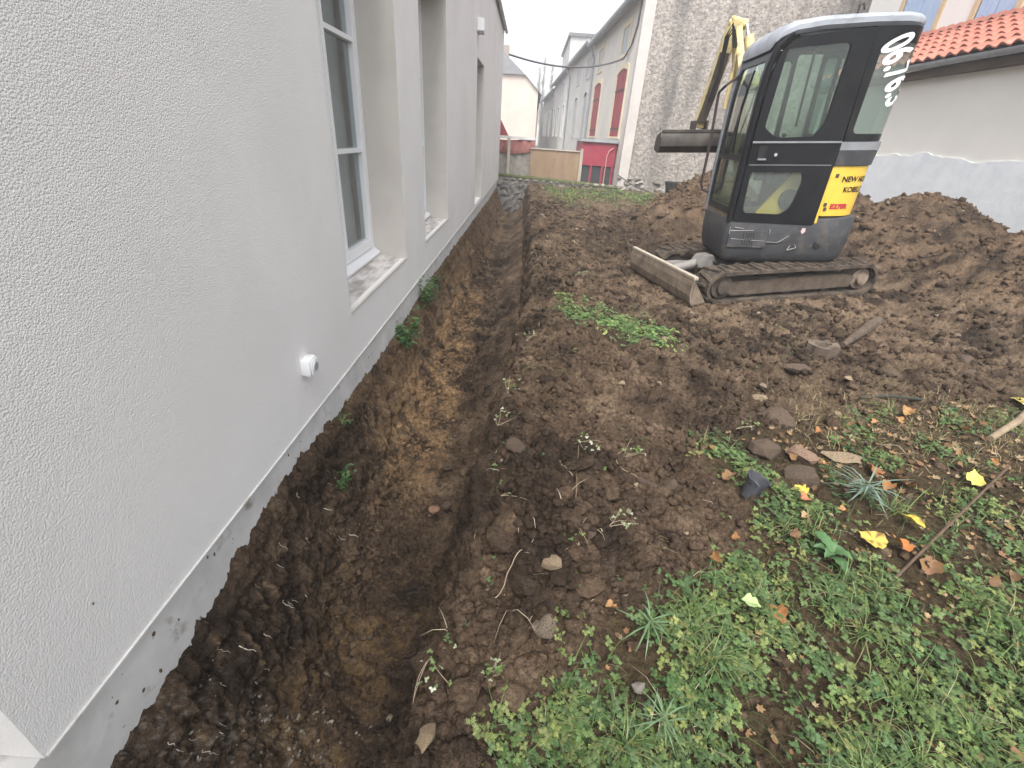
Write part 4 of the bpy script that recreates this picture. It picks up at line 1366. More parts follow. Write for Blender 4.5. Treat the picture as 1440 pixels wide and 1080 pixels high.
# --- undercarriage (digger coordinates: +x to the blade, +y to the side with the door)
LT, HT, TWD, GA = 2.16, .315, .30, .69
def track_path(r_, n=14):
    pts = []
    a = LT / 2 - .19
    rf_, rr_ = .19, .165
    for k in range(n + 1):
        an = -math.pi / 2 + math.pi * k / n
        pts.append((a + rf_ * r_ / .165 * math.cos(an) * 1.0, .165 + r_ * math.sin(an)))
    for k in range(n + 1):
        an = math.pi / 2 + math.pi * k / n
        pts.append((-a + r_ * math.cos(an), .165 + r_ * math.sin(an)))
    return pts
def resample(pts, n):
    P = [Vector(p) for p in pts] + [Vector(pts[0])]
    L = [0]
    for a, b in zip(P[:-1], P[1:]):
        L.append(L[-1] + (b - a).length)
    out = []
    for i in range(n):
        d = L[-1] * i / n
        k = max(j for j in range(len(L)) if L[j] <= d + 1e-9)
        k = min(k, len(P) - 2)
        t = (d - L[k]) / max(1e-9, L[k + 1] - L[k])
        q = P[k].lerp(P[k + 1], t)
        tg = (P[k + 1] - P[k]).normalized()
        out.append((q, tg))
    return out
for side in (1, -1):
    y0, y1 = sorted((side * GA, side * (GA - TWD)))
    belt = MB()
    NT = 96
    path = resample(track_path(.163), NT)
    rings = []
    for i, (q, tg) in enumerate(path):
        nrm = Vector((tg.y, -tg.x))
        o_ = q + nrm * .012
        in_ = q - nrm * .022
        rings.append([(o_.x, y0, o_.y), (o_.x, y1, o_.y), (in_.x, y1, in_.y), (in_.x, y0, in_.y)])
    belt.loft(rings + [rings[0]], cap=False)
    lug = resample(track_path(.163), 48)
    for i, (q, tg) in enumerate(lug):                    # raised lugs, alternating long and short
        nrm = Vector((tg.y, -tg.x))
        h = .022
        ya, yb = (y0 + .006, y1 - .05) if i % 2 else (y0 + .05, y1 - .006)
        c0, c1 = q + nrm * .010, q + nrm * (.012 + h)
        w0, w1 = .020, .012
        skew = .02 * (1 if i % 2 else -1)
        vs = []
        for (yy_, sk) in ((ya, -skew), (yb, skew)):
            for (cc_, ww) in ((c0, w0), (c1, w1)):
                for s_ in (-1, 1):
                    pp = cc_ + tg * (ww * s_ + sk)
                    vs.append((pp.x, yy_, pp.y))
        belt.add(vs, [(0, 1, 3, 2), (4, 6, 7, 5), (0, 4, 5, 1), (2, 3, 7, 6), (0, 2, 6, 4), (1, 5, 7, 3)])
    T_ = belt.build('rubber_track', M_mud, dig)
    fr = MB()
    a = LT / 2 - .36
    yi0, yi1 = sorted((side * (GA - .055), side * (GA - .215)))
    fr.prism([(-a - .05, .07), (a + .02, .055), (a + .13, .11), (a + .08, .215), (-a + .1, .235), (-a - .1, .2)], yi0, yi1, 1)
    fr.build('track_frame', mat('muddy_track_frame', (.060, .045, .034), (.115, .088, .066), scale=8, rough=.9, bump=(30, .5, .008)), T_, bevel=.012)
    for (ux, r_, nm) in ((LT / 2 - .205, .125, 'idler'), (-LT / 2 + .19, .118, 'sprocket')):
        wmb = MB()
        ye0, ye1 = side * (GA - .06), side * (GA - .24)
        wmb.tube([(ux, ye0, .165), (ux, ye1, .165)], r_, 20)
        wmb.tube([(ux, ye0 + side * .001, .165), (ux, ye0 + side * .04, .165)], r_ * .55, 16)
        wmb.build(nm, M_steel if nm == 'sprocket' else M_frame, T_, smooth=True)
    for k in range(3):
        ux = -.5 + .5 * k
        wmb = MB(); wmb.tube([(ux, side * (GA - .10), .070), (ux, side * (GA - .24), .070)], .055, 14)
        wmb.build('roller', M_frame, T_, smooth=True)
cf = MB()
cf.box((-.52, -.46, .13), (.52, .46, .30), .03).tube([(0, 0, .26), (0, 0, .42)], .36, 28).box((-.40, -.60, .12), (-.15, .60, .24), .02).box((.15, -.60, .12), (.40, .60, .24), .02)
cf.build('car_body', M_frame, dig)
# blade
BX, BW = 1.30, .765
bl = MB()
prof = [(0, .02), (.035, .06), (.052, .14), (.046, .24), (.03, .315), (.01, .318), (.026, .24), (.03, .14), (.012, .06), (-.02, .02)]
bl.prism([(BX - .02 + a, b) for a, b in prof], -BW, BW, 1)
B_ = bl.build('dozer_blade', M_steel, dig)
eb = MB(); eb.box((BX - .035, -BW - .004, .300), (BX + .016, BW + .004, .335), .006); eb.build('top_edge', mat('worn_edge', (.36, .31, .25), (.46, .40, .33), scale=14, rough=.6, metal=.2), B_)
for s_ in (-1, 1):
    am = MB(); am.tube([(.40, s_ * .34, .16), (.9, s_ * .34, .20), (BX - .01, s_ * .34, .20)], .036, 8)
    am.build('blade_arm', M_tanmetal, B_)
    ep = MB(); ep.prism([(BX - .16, .06), (BX + .0, .03), (BX + .0, .30)], s_ * (BW - .03), s_ * BW, 1); ep.build('end_rib', M_steel, B_)
cyl = MB(); cyl.tube([(BX - .06, -.03, .17), (.98, -.03, .235)], .032, 12); cyl.build('cylinder_rod', M_chrome, B_, smooth=True)
cyl = MB(); cyl.tube([(1.12, -.03, .21), (.66, -.03, .30)], .055, 14); cyl.build('blade_cylinder', M_tanmetal, B_, smooth=True)
cv = MB(); cv.prism([(.60, .27), (.66, .375), (.80, .37), (.86, .28), (.84, .23), (.62, .24)], -.11, .07, 1); cv.build('cylinder_guard', M_tanmetal, B_, bevel=.008)
hs_ = MB(); hs_.tube([(.66, .07, .30), (.56, .16, .27), (.46, .22, .30), (.30, .22, .32)], .014, 8); hs_.build('hose', M_hose, B_, smooth=True)

# --- upper body: plan outline as a path that starts at the front on the door side and runs round the tail
def outline(n_arc=6):
    L = [(.62, .485), (-.50, .485), (-.62, .462), (-.70, .415), (-.765, .335), (-.81, .20), (-.835, 0), (-.81, -.20), (-.765, -.335), (-.70, -.415), (-.62, -.47), (-.50, -.50), (.62, -.50)]
    return [Vector(p) for p in L]
_OL = outline()
_OS = [0.0]
for a, b in zip(_OL[:-1], _OL[1:]):
    _OS.append(_OS[-1] + (b - a).length)
def along(s):
    s = min(max(s, -.2), _OS[-1] + .2)
    k = 0
    while k < len(_OS) - 2 and _OS[k + 1] < s:
        k += 1
    t = (s - _OS[k]) / (_OS[k + 1] - _OS[k])
    p = _OL[k].lerp(_OL[k + 1], t)
    # smoothed normal
    def nr(j):
        j = min(max(j, 0), len(_OL) - 2)
        d = (_OL[j + 1] - _OL[j]).normalized()
        return Vector((-d.y, d.x)) * -1
    n0 = (nr(k - 1) + nr(k)).normalized()
    n1 = (nr(k) + nr(k + 1)).normalized()
    return p, n0.lerp(n1, min(max(t, 0), 1)).normalized()
def flare(s, w_):
    """the tail leans out towards the roof and in towards the ground"""
    k = min(max((s - .95) / .35, 0), 1) * min(max((_OS[-1] - .95 - s) / .35, 0), 1)
    return k * (-.055 + .050 * (w_ - .8))
def shell(s, w_, off=0.0):
    p, n_ = along(s)
    q = p + n_ * (off + flare(s, w_))
    return (q.x, q.y, w_)
CUTS = [.9 + .05 * i for i in range(40)]
# skirt (lower casting)
sk = MB()
closed = []
for i in range(len(_OL) - 1):
    closed.append(_OL[i].copy())
full = [Vector(p) for p in rounded([tuple(p) for p in _OL], [.10] + [0.0] * 11 + [.08], 6)]
rings = []
for w_, ins in ((.345, .11), (.358, .065), (.39, .035), (.47, .015), (.60, .002), (.78, .0), (.812, .010), (.820, .05)):
    ring = []
    for i, p in enumerate(full):
        d = (full[(i + 1) % len(full)] - full[i - 1]).normalized()
        n_ = Vector((d.y, -d.x))
        tail = min(max((-p.x - .3) / .3, 0), 1)
        q = p - n_ * (-(ins * (1 + .35 * tail))) * -1 if False else p + n_ * (ins * (1 + .35 * tail)) * (-1 if (p + n_ * .01).length > p.length else 1)
        w2 = w_ + (.035 * tail if w_ > .75 else 0)
        ring.append((q.x, q.y, w2))
    rings.append(ring)
sk.loft(rings)
S_ = sk.build('lower_body', M_skirt, dig, smooth=True, xf=hx)
def hbuild(mb, nm, m, parent=dig, smooth=False, **kw):
    return mb.build(nm, m, parent, smooth=smooth, xf=hx, **kw)
# raised panels, vents and dents of the lower body
def spl(s0, s1, w0, w1, t0, t1, mb, cut=()):
    thick_plate(mb, rect(s0, s1, w0, w1), [], t0, t1, shell, cut)
pnl = MB(); spl(.05, .46, .52, .70, -.03, .012, pnl); hbuild(pnl, 'step_panel', M_skirt, S_, bevel=.006)
pnl = MB(); thick_plate(pnl, [(.46, .58), (.66, .58), (.76, .68), (.46, .69)], [], -.03, .008, shell); hbuild(pnl, 'pressed_panel', M_skirt, S_, bevel=.004)
for r_ in range(2):
    for k in range(5):
        vt = MB(); spl(.20 + .026 * k, .212 + .026 * k, .545 + .078 * r_, .60 + .078 * r_, .0, .0135, vt)
        hbuild(vt, 'vent_slot', M_blacklet, S_)
M_scr = mat('scratched_metal', (.42, .41, .40), rough=.5)
for (s0, w0, s1, w1, th_) in ((.06, .700, .30, .705, .005), (.08, .615, .22, .605, .004), (.30, .600, .45, .596, .004), (.10, .735, .20, .722, .006), (.47, .72, .475, .66, .004), (.05, .66, .05, .74, .004), (.33, .53, .41, .525, .003), (.46, .585, .58, .58, .003), (.58, .58, .68, .655, .003), (.70, .5, .79, .53, .003), (.70, .5, .72, .55, .003), (.79, .53, .76, .57, .003)):
    sc_ = MB()
    d_ = Vector((s1 - s0, w1 - w0)); n_ = Vector((-d_.y, d_.x)).normalized() * th_ * .5
    thick_plate(sc_, [(s0 - n_.x, w0 - n_.y), (s1 - n_.x * .3, w1 - n_.y * .3), (s1 + n_.x * .3, w1 + n_.y * .3), (s0 + n_.x, w0 + n_.y)], [], .004, .0142, shell)
    hbuild(sc_, 'scratch', M_scr, S_)
cp = MB(); thick_plate(cp, [(.795, .70), (.815, .675), (.84, .70), (.835, .735), (.805, .735)], [], .0, .004, shell); hbuild(cp, 'bare_patch', mat('primer_patch', (.55, .42, .40), rough=.7), S_)
for (s_, w_, r_) in ((1.02, .70, .030), (1.01, .56, .045)):
    p_, n_ = along(s_)
    hl = MB()
    c_ = Vector(shell(s_, w_, 0))
    hl.tube([c_ + Vector((n_.x, n_.y, 0)) * -.05, c_ + Vector((n_.x, n_.y, 0)) * .006], r_, 16)
    hbuild(hl, 'tow_hole', M_blacklet, S_)
# yellow engine hood
yh = MB(); thick_plate(yh, rounded(rect(.935, _OS[-1] - .92, .862, 1.345), .02), [], -.04, -.005, shell, CUTS)
Y_ = hbuild(yh, 'engine_hood', M_yel, smooth=True)
ys_ = MB(); spl(.905, .928, .79, 1.345, -.05, .004, ys_); hbuild(ys_, 'hood_edge', M_yel, Y_)
for (s_, w_) in ((1.0, 1.255), (.975, .93), (.965, .975)):
    sl_ = MB(); thick_plate(sl_, rounded(rect(s_ - .018, s_ + .018, w_ - .02, w_ + .02), .012), [], -.02, -.002, shell); hbuild(sl_, 'hood_latch', M_frame, Y_)
def text_mesh(body, size, xscale, bold, mapf, cuts, name, m, parent):
    cu = bpy.data.curves.new(name, 'FONT')
    cu.body = body
    cu.size = size
    cu.offset = bold
    cu.align_x = 'LEFT'
    cu.align_y = 'BOTTOM'
    to = bpy.data.objects.new(name + '_tmp', cu)
    COL.objects.link(to)
    bpy.context.view_layer.update()
    dg = bpy.context.evaluated_depsgraph_get()
    tm = bpy.data.meshes.new_from_object(to.evaluated_get(dg))
    bpy.data.objects.remove(to)
    bpy.data.curves.remove(cu)
    bm = bmesh.new()
    bm.from_mesh(tm)
    bpy.data.meshes.remove(tm)
    for v in bm.verts:
        v.co.x *= xscale
    for c_ in cuts:
        bmesh.ops.bisect_plane(bm, geom=bm.verts[:] + bm.edges[:] + bm.faces[:], plane_co=(c_, 0, 0), plane_no=(1, 0, 0))
        
    mb = MB()
    bm.verts.index_update()
    mb.add([mapf(v.co.x, v.co.y) for v in bm.verts], [[v.index for v in f.verts] for f in bm.faces])
    bm.free()
    return hbuild(mb, name, m, parent, rec=False)
TC = [.03 * i for i in range(1, 30)]
text_mesh('NEW HOLLAND', .072, 1.05, .002, lambda a, b: shell(1.06 + a, 1.185 + b, -.001), TC, 'lettering', M_blacklet, Y_)
text_mesh('KOBELCO', .072, 1.05, .002, lambda a, b: shell(1.105 + a, 1.085 + b, -.001), TC, 'lettering', M_blacklet, Y_)
text_mesh('E27SR', .062, 1.25, .004, lambda a, b: shell(1.02 + a, .925 + b, -.001), TC, 'lettering', M_redlet, Y_)
# grey bands between hood and cab
bd = MB(); thick_plate(bd, rect(.93, _OS[-1] - .92, 1.352, 1.485), [], -.06, .010, lambda s, w_, t: shell(s, w_, t + .07 * (w_ - 1.35)), CUTS); hbuild(bd, 'cab_skirt', M_skirt, smooth=True)
bd = MB(); thick_plate(bd, rect(.93, _OS[-1] - .92, 1.49, 1.565), [], -.05, .022, shell, CUTS); hbuild(bd, 'cab_band', M_gpil, smooth=True)
# --- cab
door_o = [(.06, .795), (.075, 1.2), (.088, 1.56), (.105, 1.9), (.13, 2.16), (.17, 2.30), (.23, 2.385), (.32, 2.425), (.60, 2.455), (.945, 2.485), (.935, 1.56), (.90, .765)]
up_w = rounded([(.222, 2.335), (.772, 2.375), (.735, 1.74), (.655, 1.615), (.30, 1.602), (.172, 1.690)], [.04, .05, .05, .04, .05, .03])
lo_w = rounded([(.135, 1.285), (.655, 1.285), (.672, 1.20), (.625, .955), (.545, .872), (.16, .885), (.138, .93)], [.03, .03, .04, .05, .06, .03, .03])
dm = MB(); thick_plate(dm, rounded(door_o, .03, 3), [up_w, lo_w], -.03, .006, shell)
D_ = hbuild(dm, 'door', M_black)
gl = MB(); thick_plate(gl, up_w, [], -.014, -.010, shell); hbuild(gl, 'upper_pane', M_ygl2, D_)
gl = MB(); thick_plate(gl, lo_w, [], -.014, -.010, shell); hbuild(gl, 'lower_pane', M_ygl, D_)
rl = MB(); spl(.085, .93, 1.555, 1.572, .006, .020, rl); hbuild(rl, 'door_rail', M_gpil, D_)
rl = MB(); spl(.10, .90, 1.352, 1.358, .006, .010, rl); hbuild(rl, 'door_seam', M_gpil, D_)
hd_ = MB(); thick_plate(hd_, rounded([(.165, 1.53), (.245, 1.53), (.225, 1.40), (.165, 1.40)], .02), [], .0, .012, shell); hbuild(hd_, 'handle_recess', M_blacklet, D_)
hd_ = MB(); spl(.165, .245, 1.40, 1.416, .006, .03, hd_); hbuild(hd_, 'handle', M_gpil, D_)
hd_ = MB(); p_ = Vector(shell(.335, 1.45, .006)); hd_.tube([p_, p_ + Vector((0, .012, 0))], .016, 14); hbuild(hd_, 'lock', M_chrome, D_)
sb = MB(); thick_plate(sb, rounded(rect(.463, .482, 1.70, 2.37), .006), [], -.028, -.016, shell); hbuild(sb, 'pane_divider', M_black, D_)
# rear corner and tail glass
rear_o = [(.948, 2.487), (.955, 1.568), (_OS[-1] - .95, 1.568), (_OS[-1] - .95, 2.487)]
rw = rounded([(1.01, 1.635), (_OS[-1] - 1.0, 1.635), (_OS[-1] - 1.0, 2.36), (1.035, 2.36)], [.05, .05, .05, .05])
rm = MB(); thick_plate(rm, rear_o, [rw], -.03, .0, shell, CUTS); R_ = hbuild(rm, 'rear_frame', M_black)
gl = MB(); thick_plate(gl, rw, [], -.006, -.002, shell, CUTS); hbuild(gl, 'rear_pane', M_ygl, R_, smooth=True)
ta = rad(-64)
def tel(a, b):
    return shell(.955 + a * math.cos(ta) - b * math.sin(ta), 2.315 + a * math.sin(ta) + b * math.cos(ta), .004)
text_mesh('06.76.3', .37, .52, .010, tel, [.02 * i for i in range(1, 40)], 'telephone_lettering', M_letter, R_)
# far side frame, with its panes
def farm(s, w_, off=0.0):
    return (.60 - s, -.47 + off, w_)
fo = [(.05, .80), (.085, 1.56), (.12, 2.1), (.2, 2.36), (.32, 2.425), (1.12, 2.487), (1.12, .80)]
fw1 = rounded([(.13, .90), (.60, .90), (.62, 2.34), (.25, 2.32), (.18, 1.8)], .04)
fw2 = rounded(rect(.66, 1.09, 1.60, 2.40), .04)
q = MB(); thick_plate(q, rounded(fo, .02, 2), [fw1, fw2], -.02, .02, farm); F_ = hbuild(q, 'far_side', M_black)
for o_ in (fw1, fw2):
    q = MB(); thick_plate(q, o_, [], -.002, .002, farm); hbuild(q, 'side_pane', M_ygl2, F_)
# windscreen: two pillars, sill, header, bar between upper and lower pane
def pillar(v, r_):
    m_ = MB(); m_.tube([(.585, v, .80), (.578, v, 1.2), (.565, v, 1.6), (.545, v, 1.98), (.52, v, 2.2), (.48, v, 2.36), (.38, v, 2.46)], r_, 10)
    return m_
hbuild(pillar(-.47, .040), 'pillar', M_gpil, smooth=True)
hbuild(pillar(.455, .034), 'pillar', M_black, smooth=True)
def fr_u(w_):
    return float(np.interp(w_, [.8, 1.2, 1.6, 1.98, 2.22, 2.38, 2.46], [.592, .585, .572, .552, .527, .487, .39]))
ws = MB()
def fpt(v, w_, t):
    return (fr_u(w_) + t, v, w_)
cw = [.9 + .1 * i for i in range(16)]
vis_o = rect(-.44, .43, .86, 2.42)
top_h = rounded(rect(-.37, .37, 1.44, 2.26), .06)
low_h = rounded(rect(-.38, .38, .93, 1.385), .04)
thick_plate(ws, vis_o, [top_h, low_h], -.02, .012, fpt, (), cw)
W_ = hbuild(ws, 'windscreen_frame', M_black)
for o_ in (top_h, low_h):
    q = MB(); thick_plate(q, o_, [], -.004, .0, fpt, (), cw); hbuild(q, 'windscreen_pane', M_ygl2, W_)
q = MB(); q.box((.50, -.44, .80), (.60, .44, .87), .012); hbuild(q, 'front_sill', mat('muddy_sill', (.14, .105, .075), (.24, .19, .14), scale=14, rough=.95, bump=(40, .6, .01)), W_)
q = MB(); q.tube([(.575, .05, 1.44), (.60, .12, 1.9), (.57, .20, 2.2)], .008, 6); hbuild(q, 'wiper', M_black, W_, smooth=True)
# roof: a shallow lofted cap that dips at the front
rf = MB()
rings = []
for (u, zt, th_, hw0, hw1) in ((.525, 2.36, .02, -.45, .40), (.515, 2.43, .06, -.49, .45), (.465, 2.505, .10, -.505, .48), (.36, 2.555, .11, -.505, .497), (.12, 2.585, .11, -.505, .50), (-.30, 2.60, .11, -.505, .50), (-.58, 2.60, .11, -.49, .49), (-.70, 2.595, .105, -.43, .43), (-.80, 2.588, .10, -.33, .33), (-.855, 2.575, .085, -.20, .20), (-.875, 2.56, .055, -.08, .08)):
    sec = [(hw0 + .03, zt - th_), (hw0, zt - th_ * .75), (hw0, zt - th_ * .4), (hw0 + .03, zt - th_ * .12), (hw0 + .10, zt), ((hw0 + hw1) / 2, zt + .012), (hw1 - .10, zt), (hw1 - .03, zt - th_ * .12), (hw1, zt - th_ * .4), (hw1, zt - th_ * .75), (hw1 - .03, zt - th_)]
    rings.append([(u, a, b) for a, b in sec])
rf.loft(rings)
RF = hbuild(rf, 'cab_roof', M_groof, smooth=True)
q = MB(); q.tube([(-.15, .42, 2.59), (-.15, .42, 2.65), (-.19, .40, 2.665), (-.21, .40, 2.62)], .009, 6); hbuild(q, 'lifting_hook', M_iron, RF, smooth=True)
q = MB(); q.box((-.45, -.42, 2.44), (.30, .42, 2.485)); hbuild(q, 'headliner', M_gpil, RF)
# inside the cab
q = MB(); q.box((-.55, -.45, .80), (.50, .45, .84)); hbuild(q, 'cab_floor', mat('muddy_floor', (.10, .08, .06), (.2, .16, .12), scale=20, rough=.95), dig)
st_ = MB(); st_.box((-.42, -.24, 1.12), (.06, .24, 1.27), .04); ST = hbuild(st_, 'seat', M_seat, smooth=True)
st_ = MB()
st_.loft([[(-.36 - .13 * t + dx, sy * (.235 - .05 * t), 1.24 + .62 * t) for dx, sy in ((.0, -1), (.10, -1), (.10, 1), (.0, 1))] for t in (0, .33, .66, .93, 1)])
hbuild(st_, 'backrest', M_seat, ST, bevel=.03)
st_ = MB(); st_.box((-.40, -.20, .84), (-.12, .20, 1.12), .02); hbuild(st_, 'seat_box', M_dark, ST)
yi = MB(); yi.prism([(-.22, .84), (.30, .84), (-.02, 1.30), (-.22, 1.30)], .30, .34, 1); YI = hbuild(yi, 'console_panel', M_yel)
sp_ = MB(); sp_.tube([(-.02, .342, 1.01), (-.02, .362, 1.01)], .105, 24); hbuild(sp_, 'loudspeaker', M_blacklet, YI)
sp_ = MB(); sp_.tube([(-.02, .363, 1.01), (-.02, .369, 1.01)], .05, 20); hbuild(sp_, 'loudspeaker_cone', M_dark, YI)
for s_ in (-1, 1):
    cs2 = MB(); cs2.box((-.25, s_ * .27 - .05, 1.15), (.18, s_ * .27 + .05, 1.38), .02); C2 = hbuild(cs2, 'arm_console', M_dark)
    lv = MB(); lv.tube([(.14, s_ * .27, 1.38), (.17, s_ * .27, 1.55), (.16, s_ * .27, 1.64)], [.014, .014, .024], 8); hbuild(lv, 'lever', M_blacklet, C2, smooth=True)
    gr = MB(); gr.tube([(.44, s_ * .12, 1.44), (.455, s_ * .12, 1.62), (.44, s_ * .12, 1.74), (.42, s_ * .20, 1.76), (.43, s_ * .20, 1.58), (.44, s_ * .18, 1.44)], .011, 6); hbuild(gr, 'grab_handle', M_blacklet, C2, smooth=True)
    tl = MB(); tl.tube([(.34, s_ * .07, .84), (.36, s_ * .07, 1.15), (.30, s_ * .07, 1.36)], [.012, .012, .02], 6); hbuild(tl, 'travel_lever', M_blacklet, C2, smooth=True)
q = MB(); q.tube([(.66, -.42, 2.12), (.70, -.50, 2.06), (.70, -.50, 1.9), (.695, -.5, 1.55), (.71, -.5, 1.2), (.715, -.5, 1.09), (.69, -.5, 1.03), (.62, -.46, 1.0)], .016, 8)
q.tube([(.50, -.44, 2.24), (.66, -.42, 2.12)], .014, 8)
hbuild(q, 'handrail', M_iron, smooth=True)
# --- boom swung to the far side, stick hanging down, wide grading bucket
def plate_beam(stations, half, axis_w):
    """box-section beam through (point, depth) stations; half = half width along u"""
    rings = []
    n = len(stations)
    for i, (p, d) in enumerate(stations):
        p = Vector(p)
        t = (Vector(stations[min(i + 1, n - 1)][0]) - Vector(stations[max(i - 1, 0)][0])).normalized()
        u = Vector((1, 0, 0)); u = (u - t * u.dot(t)).normalized()
        v = t.cross(u)
        rings.append([p + u * half + v * d / 2, p - u * half + v * d / 2, p - u * half - v * d / 2, p + u * half - v * d / 2])
    return MB().loft(rings)
bo = plate_beam([((.20, -.52, .85), .20), ((.28, -.70, 1.5), .24), ((.36, -.92, 2.15), .26), ((.42, -1.10, 2.54), .17), ((.45, -1.20, 2.80), .11)], .040, 0)
BO = hbuild(bo, 'boom', M_yeld, bevel=.01)
q = MB(); q.box((.10, -.62, .55), (.42, -.40, .95), .02); hbuild(q, 'swing_post', M_frame, BO)
cy1 = MB(); cy1.tube([(.36, -1.13, 2.79), (.32, -1.06, 2.62)], .020, 10); hbuild(cy1, 'cylinder_rod', M_chrome, BO, smooth=True)
cy1 = MB(); cy1.tube([(.325, -1.08, 2.66), (.19, -.86, 2.12)], .055, 16); hbuild(cy1, 'arm_cylinder', M_yeld, BO, smooth=True)
q = MB()
for s_ in (-.09, .09):
    q.tube([(.45 + s_, -1.20, 2.80), (.45 + s_ * .2, -1.20, 2.80)], .055, 14)
q.tube([(.34, -1.18, 2.82), (.56, -1.18, 2.82)], .03, 10)
hbuild(q, 'elbow_pin', M_yeld, BO)
stk = plate_beam([((.47, -1.16, 2.86), .12), ((.50, -1.22, 2.74), .19), ((.54, -1.28, 2.45), .20), ((.60, -1.34, 2.1), .17), ((.665, -1.40, 1.72), .12)], .062, 0)
ST2 = hbuild(stk, 'stick', M_yeld, bevel=.01)
q = plate_beam([((.545, -1.17, 2.52), .015), ((.60, -1.23, 2.1), .015), ((.655, -1.31, 1.78), .015)], .058, 0); hbuild(q, 'muddy_cover', M_frame, ST2)
for k in range(3):
    q = MB(); o_ = .06 + .018 * k
    q.tube([(.40 + o_, -1.02, 2.55), (.46 + o_, -1.0, 2.72 + .03 * k), (.50 + o_, -1.06, 2.66), (.53 + o_ * .6, -1.12, 2.3), (.58 + o_ * .5, -1.2, 2.0)], .013, 6); hbuild(q, 'hose', M_hose, ST2, smooth=True)
cy2 = MB(); cy2.tube([(.44, -1.02, 2.60), (.46, -1.03, 1.92)], .022, 10); hbuild(cy2, 'bucket_cylinder', M_yeld, ST2, smooth=True)
lk = MB()
lk.box((.58, -1.50, 1.55), (.60, -1.20, 1.80), .004); hbuild(lk, 'link_plate', M_frame, ST2)
lk = MB(); lk.box((.73, -1.50, 1.55), (.75, -1.20, 1.80), .004); hbuild(lk, 'link_plate', M_frame, ST2)
M_bk = mat('bucket_steel', (.040, .036, .034), (.085, .075, .066), scale=5, rough=.6, metal=.2, c3=(.14, .12, .10), c3_scale=3, c3_ramp=(.55, .8))
bprof = [(-1.18, 1.67), (-1.135, 1.60), (-1.14, 1.50), (-1.20, 1.435), (-1.32, 1.415), (-1.46, 1.43), (-1.62, 1.46)]
bin_ = [(-1.62, 1.474), (-1.46, 1.445), (-1.32, 1.431), (-1.21, 1.45), (-1.156, 1.51), (-1.152, 1.60), (-1.195, 1.66)]
q = MB(); q.prism(bprof + bin_, .12, 1.165, 0); BK = hbuild(q, 'bucket', M_bk, smooth=True)
for u0 in (.105, 1.165):
    q = MB(); q.prism(bprof + [(-1.50, 1.62)], u0, u0 + .018, 0); hbuild(q, 'side_plate', M_bk, BK)
q = MB(); q.box((.12, -1.20, 1.655), (1.165, -1.16, 1.695), .006); hbuild(q, 'top_lip', M_bk, BK)
q = MB(); q.box((.12, -1.68, 1.462), (1.165, -1.60, 1.472)); hbuild(q, 'cutting_edge', M_steel, BK)
# ------------------------------------------------------------------ plants of the overgrown corner
def leaf_mat(name, rough=.55, transl=.25):
    m = mat(name, (.8, .8, .8), (1.2, 1.2, 1.15), scale=60, rough=rough, attr='Col', spec=.35)
    t = m.node_tree
    p = t.nodes['Principled BSDF']
    p.inputs['Subsurface Weight'].default_value = 0.0
    out = t.nodes['Material Output']
    tr = t.nodes.new('ShaderNodeBsdfTranslucent')
    src = p.inputs['Base Color'].links[0].from_socket
    t.links.new(src, tr.inputs['Color'])
    mx = t.nodes.new('ShaderNodeMixShader')
    mx.inputs[0].default_value = transl
    t.links.new(p.outputs[0], mx.inputs[1])
    t.links.new(tr.outputs[0], mx.inputs[2])
    t.links.new(mx.outputs[0], out.inputs['Surface'])
    return m
M_leaf = leaf_mat('green_leaves')
M_dryleaf = leaf_mat('dry_leaves', .7, .12)
def leaflet(lobed=True):
    half = [(.08, .12), (.20, .28), (.46, .34), (.24, .48), (.48, .70), (.20, .70), (.16, .90)] if lobed else [(.16, .12), (.30, .35), (.32, .6), (.2, .85)]
    b = [(0, 0)] + half + [(0, 1.02)] + [(-x_, y_) for x_, y_ in half[::-1]]
    v = [(0, .5, .05)] + [(x_, y_, -.18 * abs(x_) - .22 * (y_ - .45) ** 2) for x_, y_ in b]
    f = [(0, i, i + 1 if i + 1 < len(v) else 1) for i in range(1, len(v))]
    return np.array(v), np.array(f)
def trifoliate():
    v0, f0 = leaflet()
    V, F = [], []
    for k, (yaw, sc_) in enumerate(((0, 1.0), (1.25, .9), (-1.25, .9))):
        c_, s_ = math.cos(yaw), math.sin(yaw)
        R = np.array([[c_, -s_, 0], [s_, c_, 0], [0, 0, 1]])
        V.append((v0 * sc_ + [0, .06, 0]) @ R.T)
        F.append(f0 + k * len(v0))
    V = np.concatenate(V)
    F = np.concatenate(F)
    n0 = len(V)                                         # stalk
    V = np.concatenate([V, [(-.02, 0, 0), (.02, 0, 0), (.0, -.25, -1.3)]])
    F = np.concatenate([F, [(n0, n0 + 1, n0 + 2)]])
    return V, F
TRI_V, TRI_F = trifoliate()
GREENS = np.array([[.100, .165, .050], [.072, .135, .050], [.130, .190, .062], [.070, .122, .046], [.185, .225, .075], [.105, .165, .060], [.080, .145, .050]])
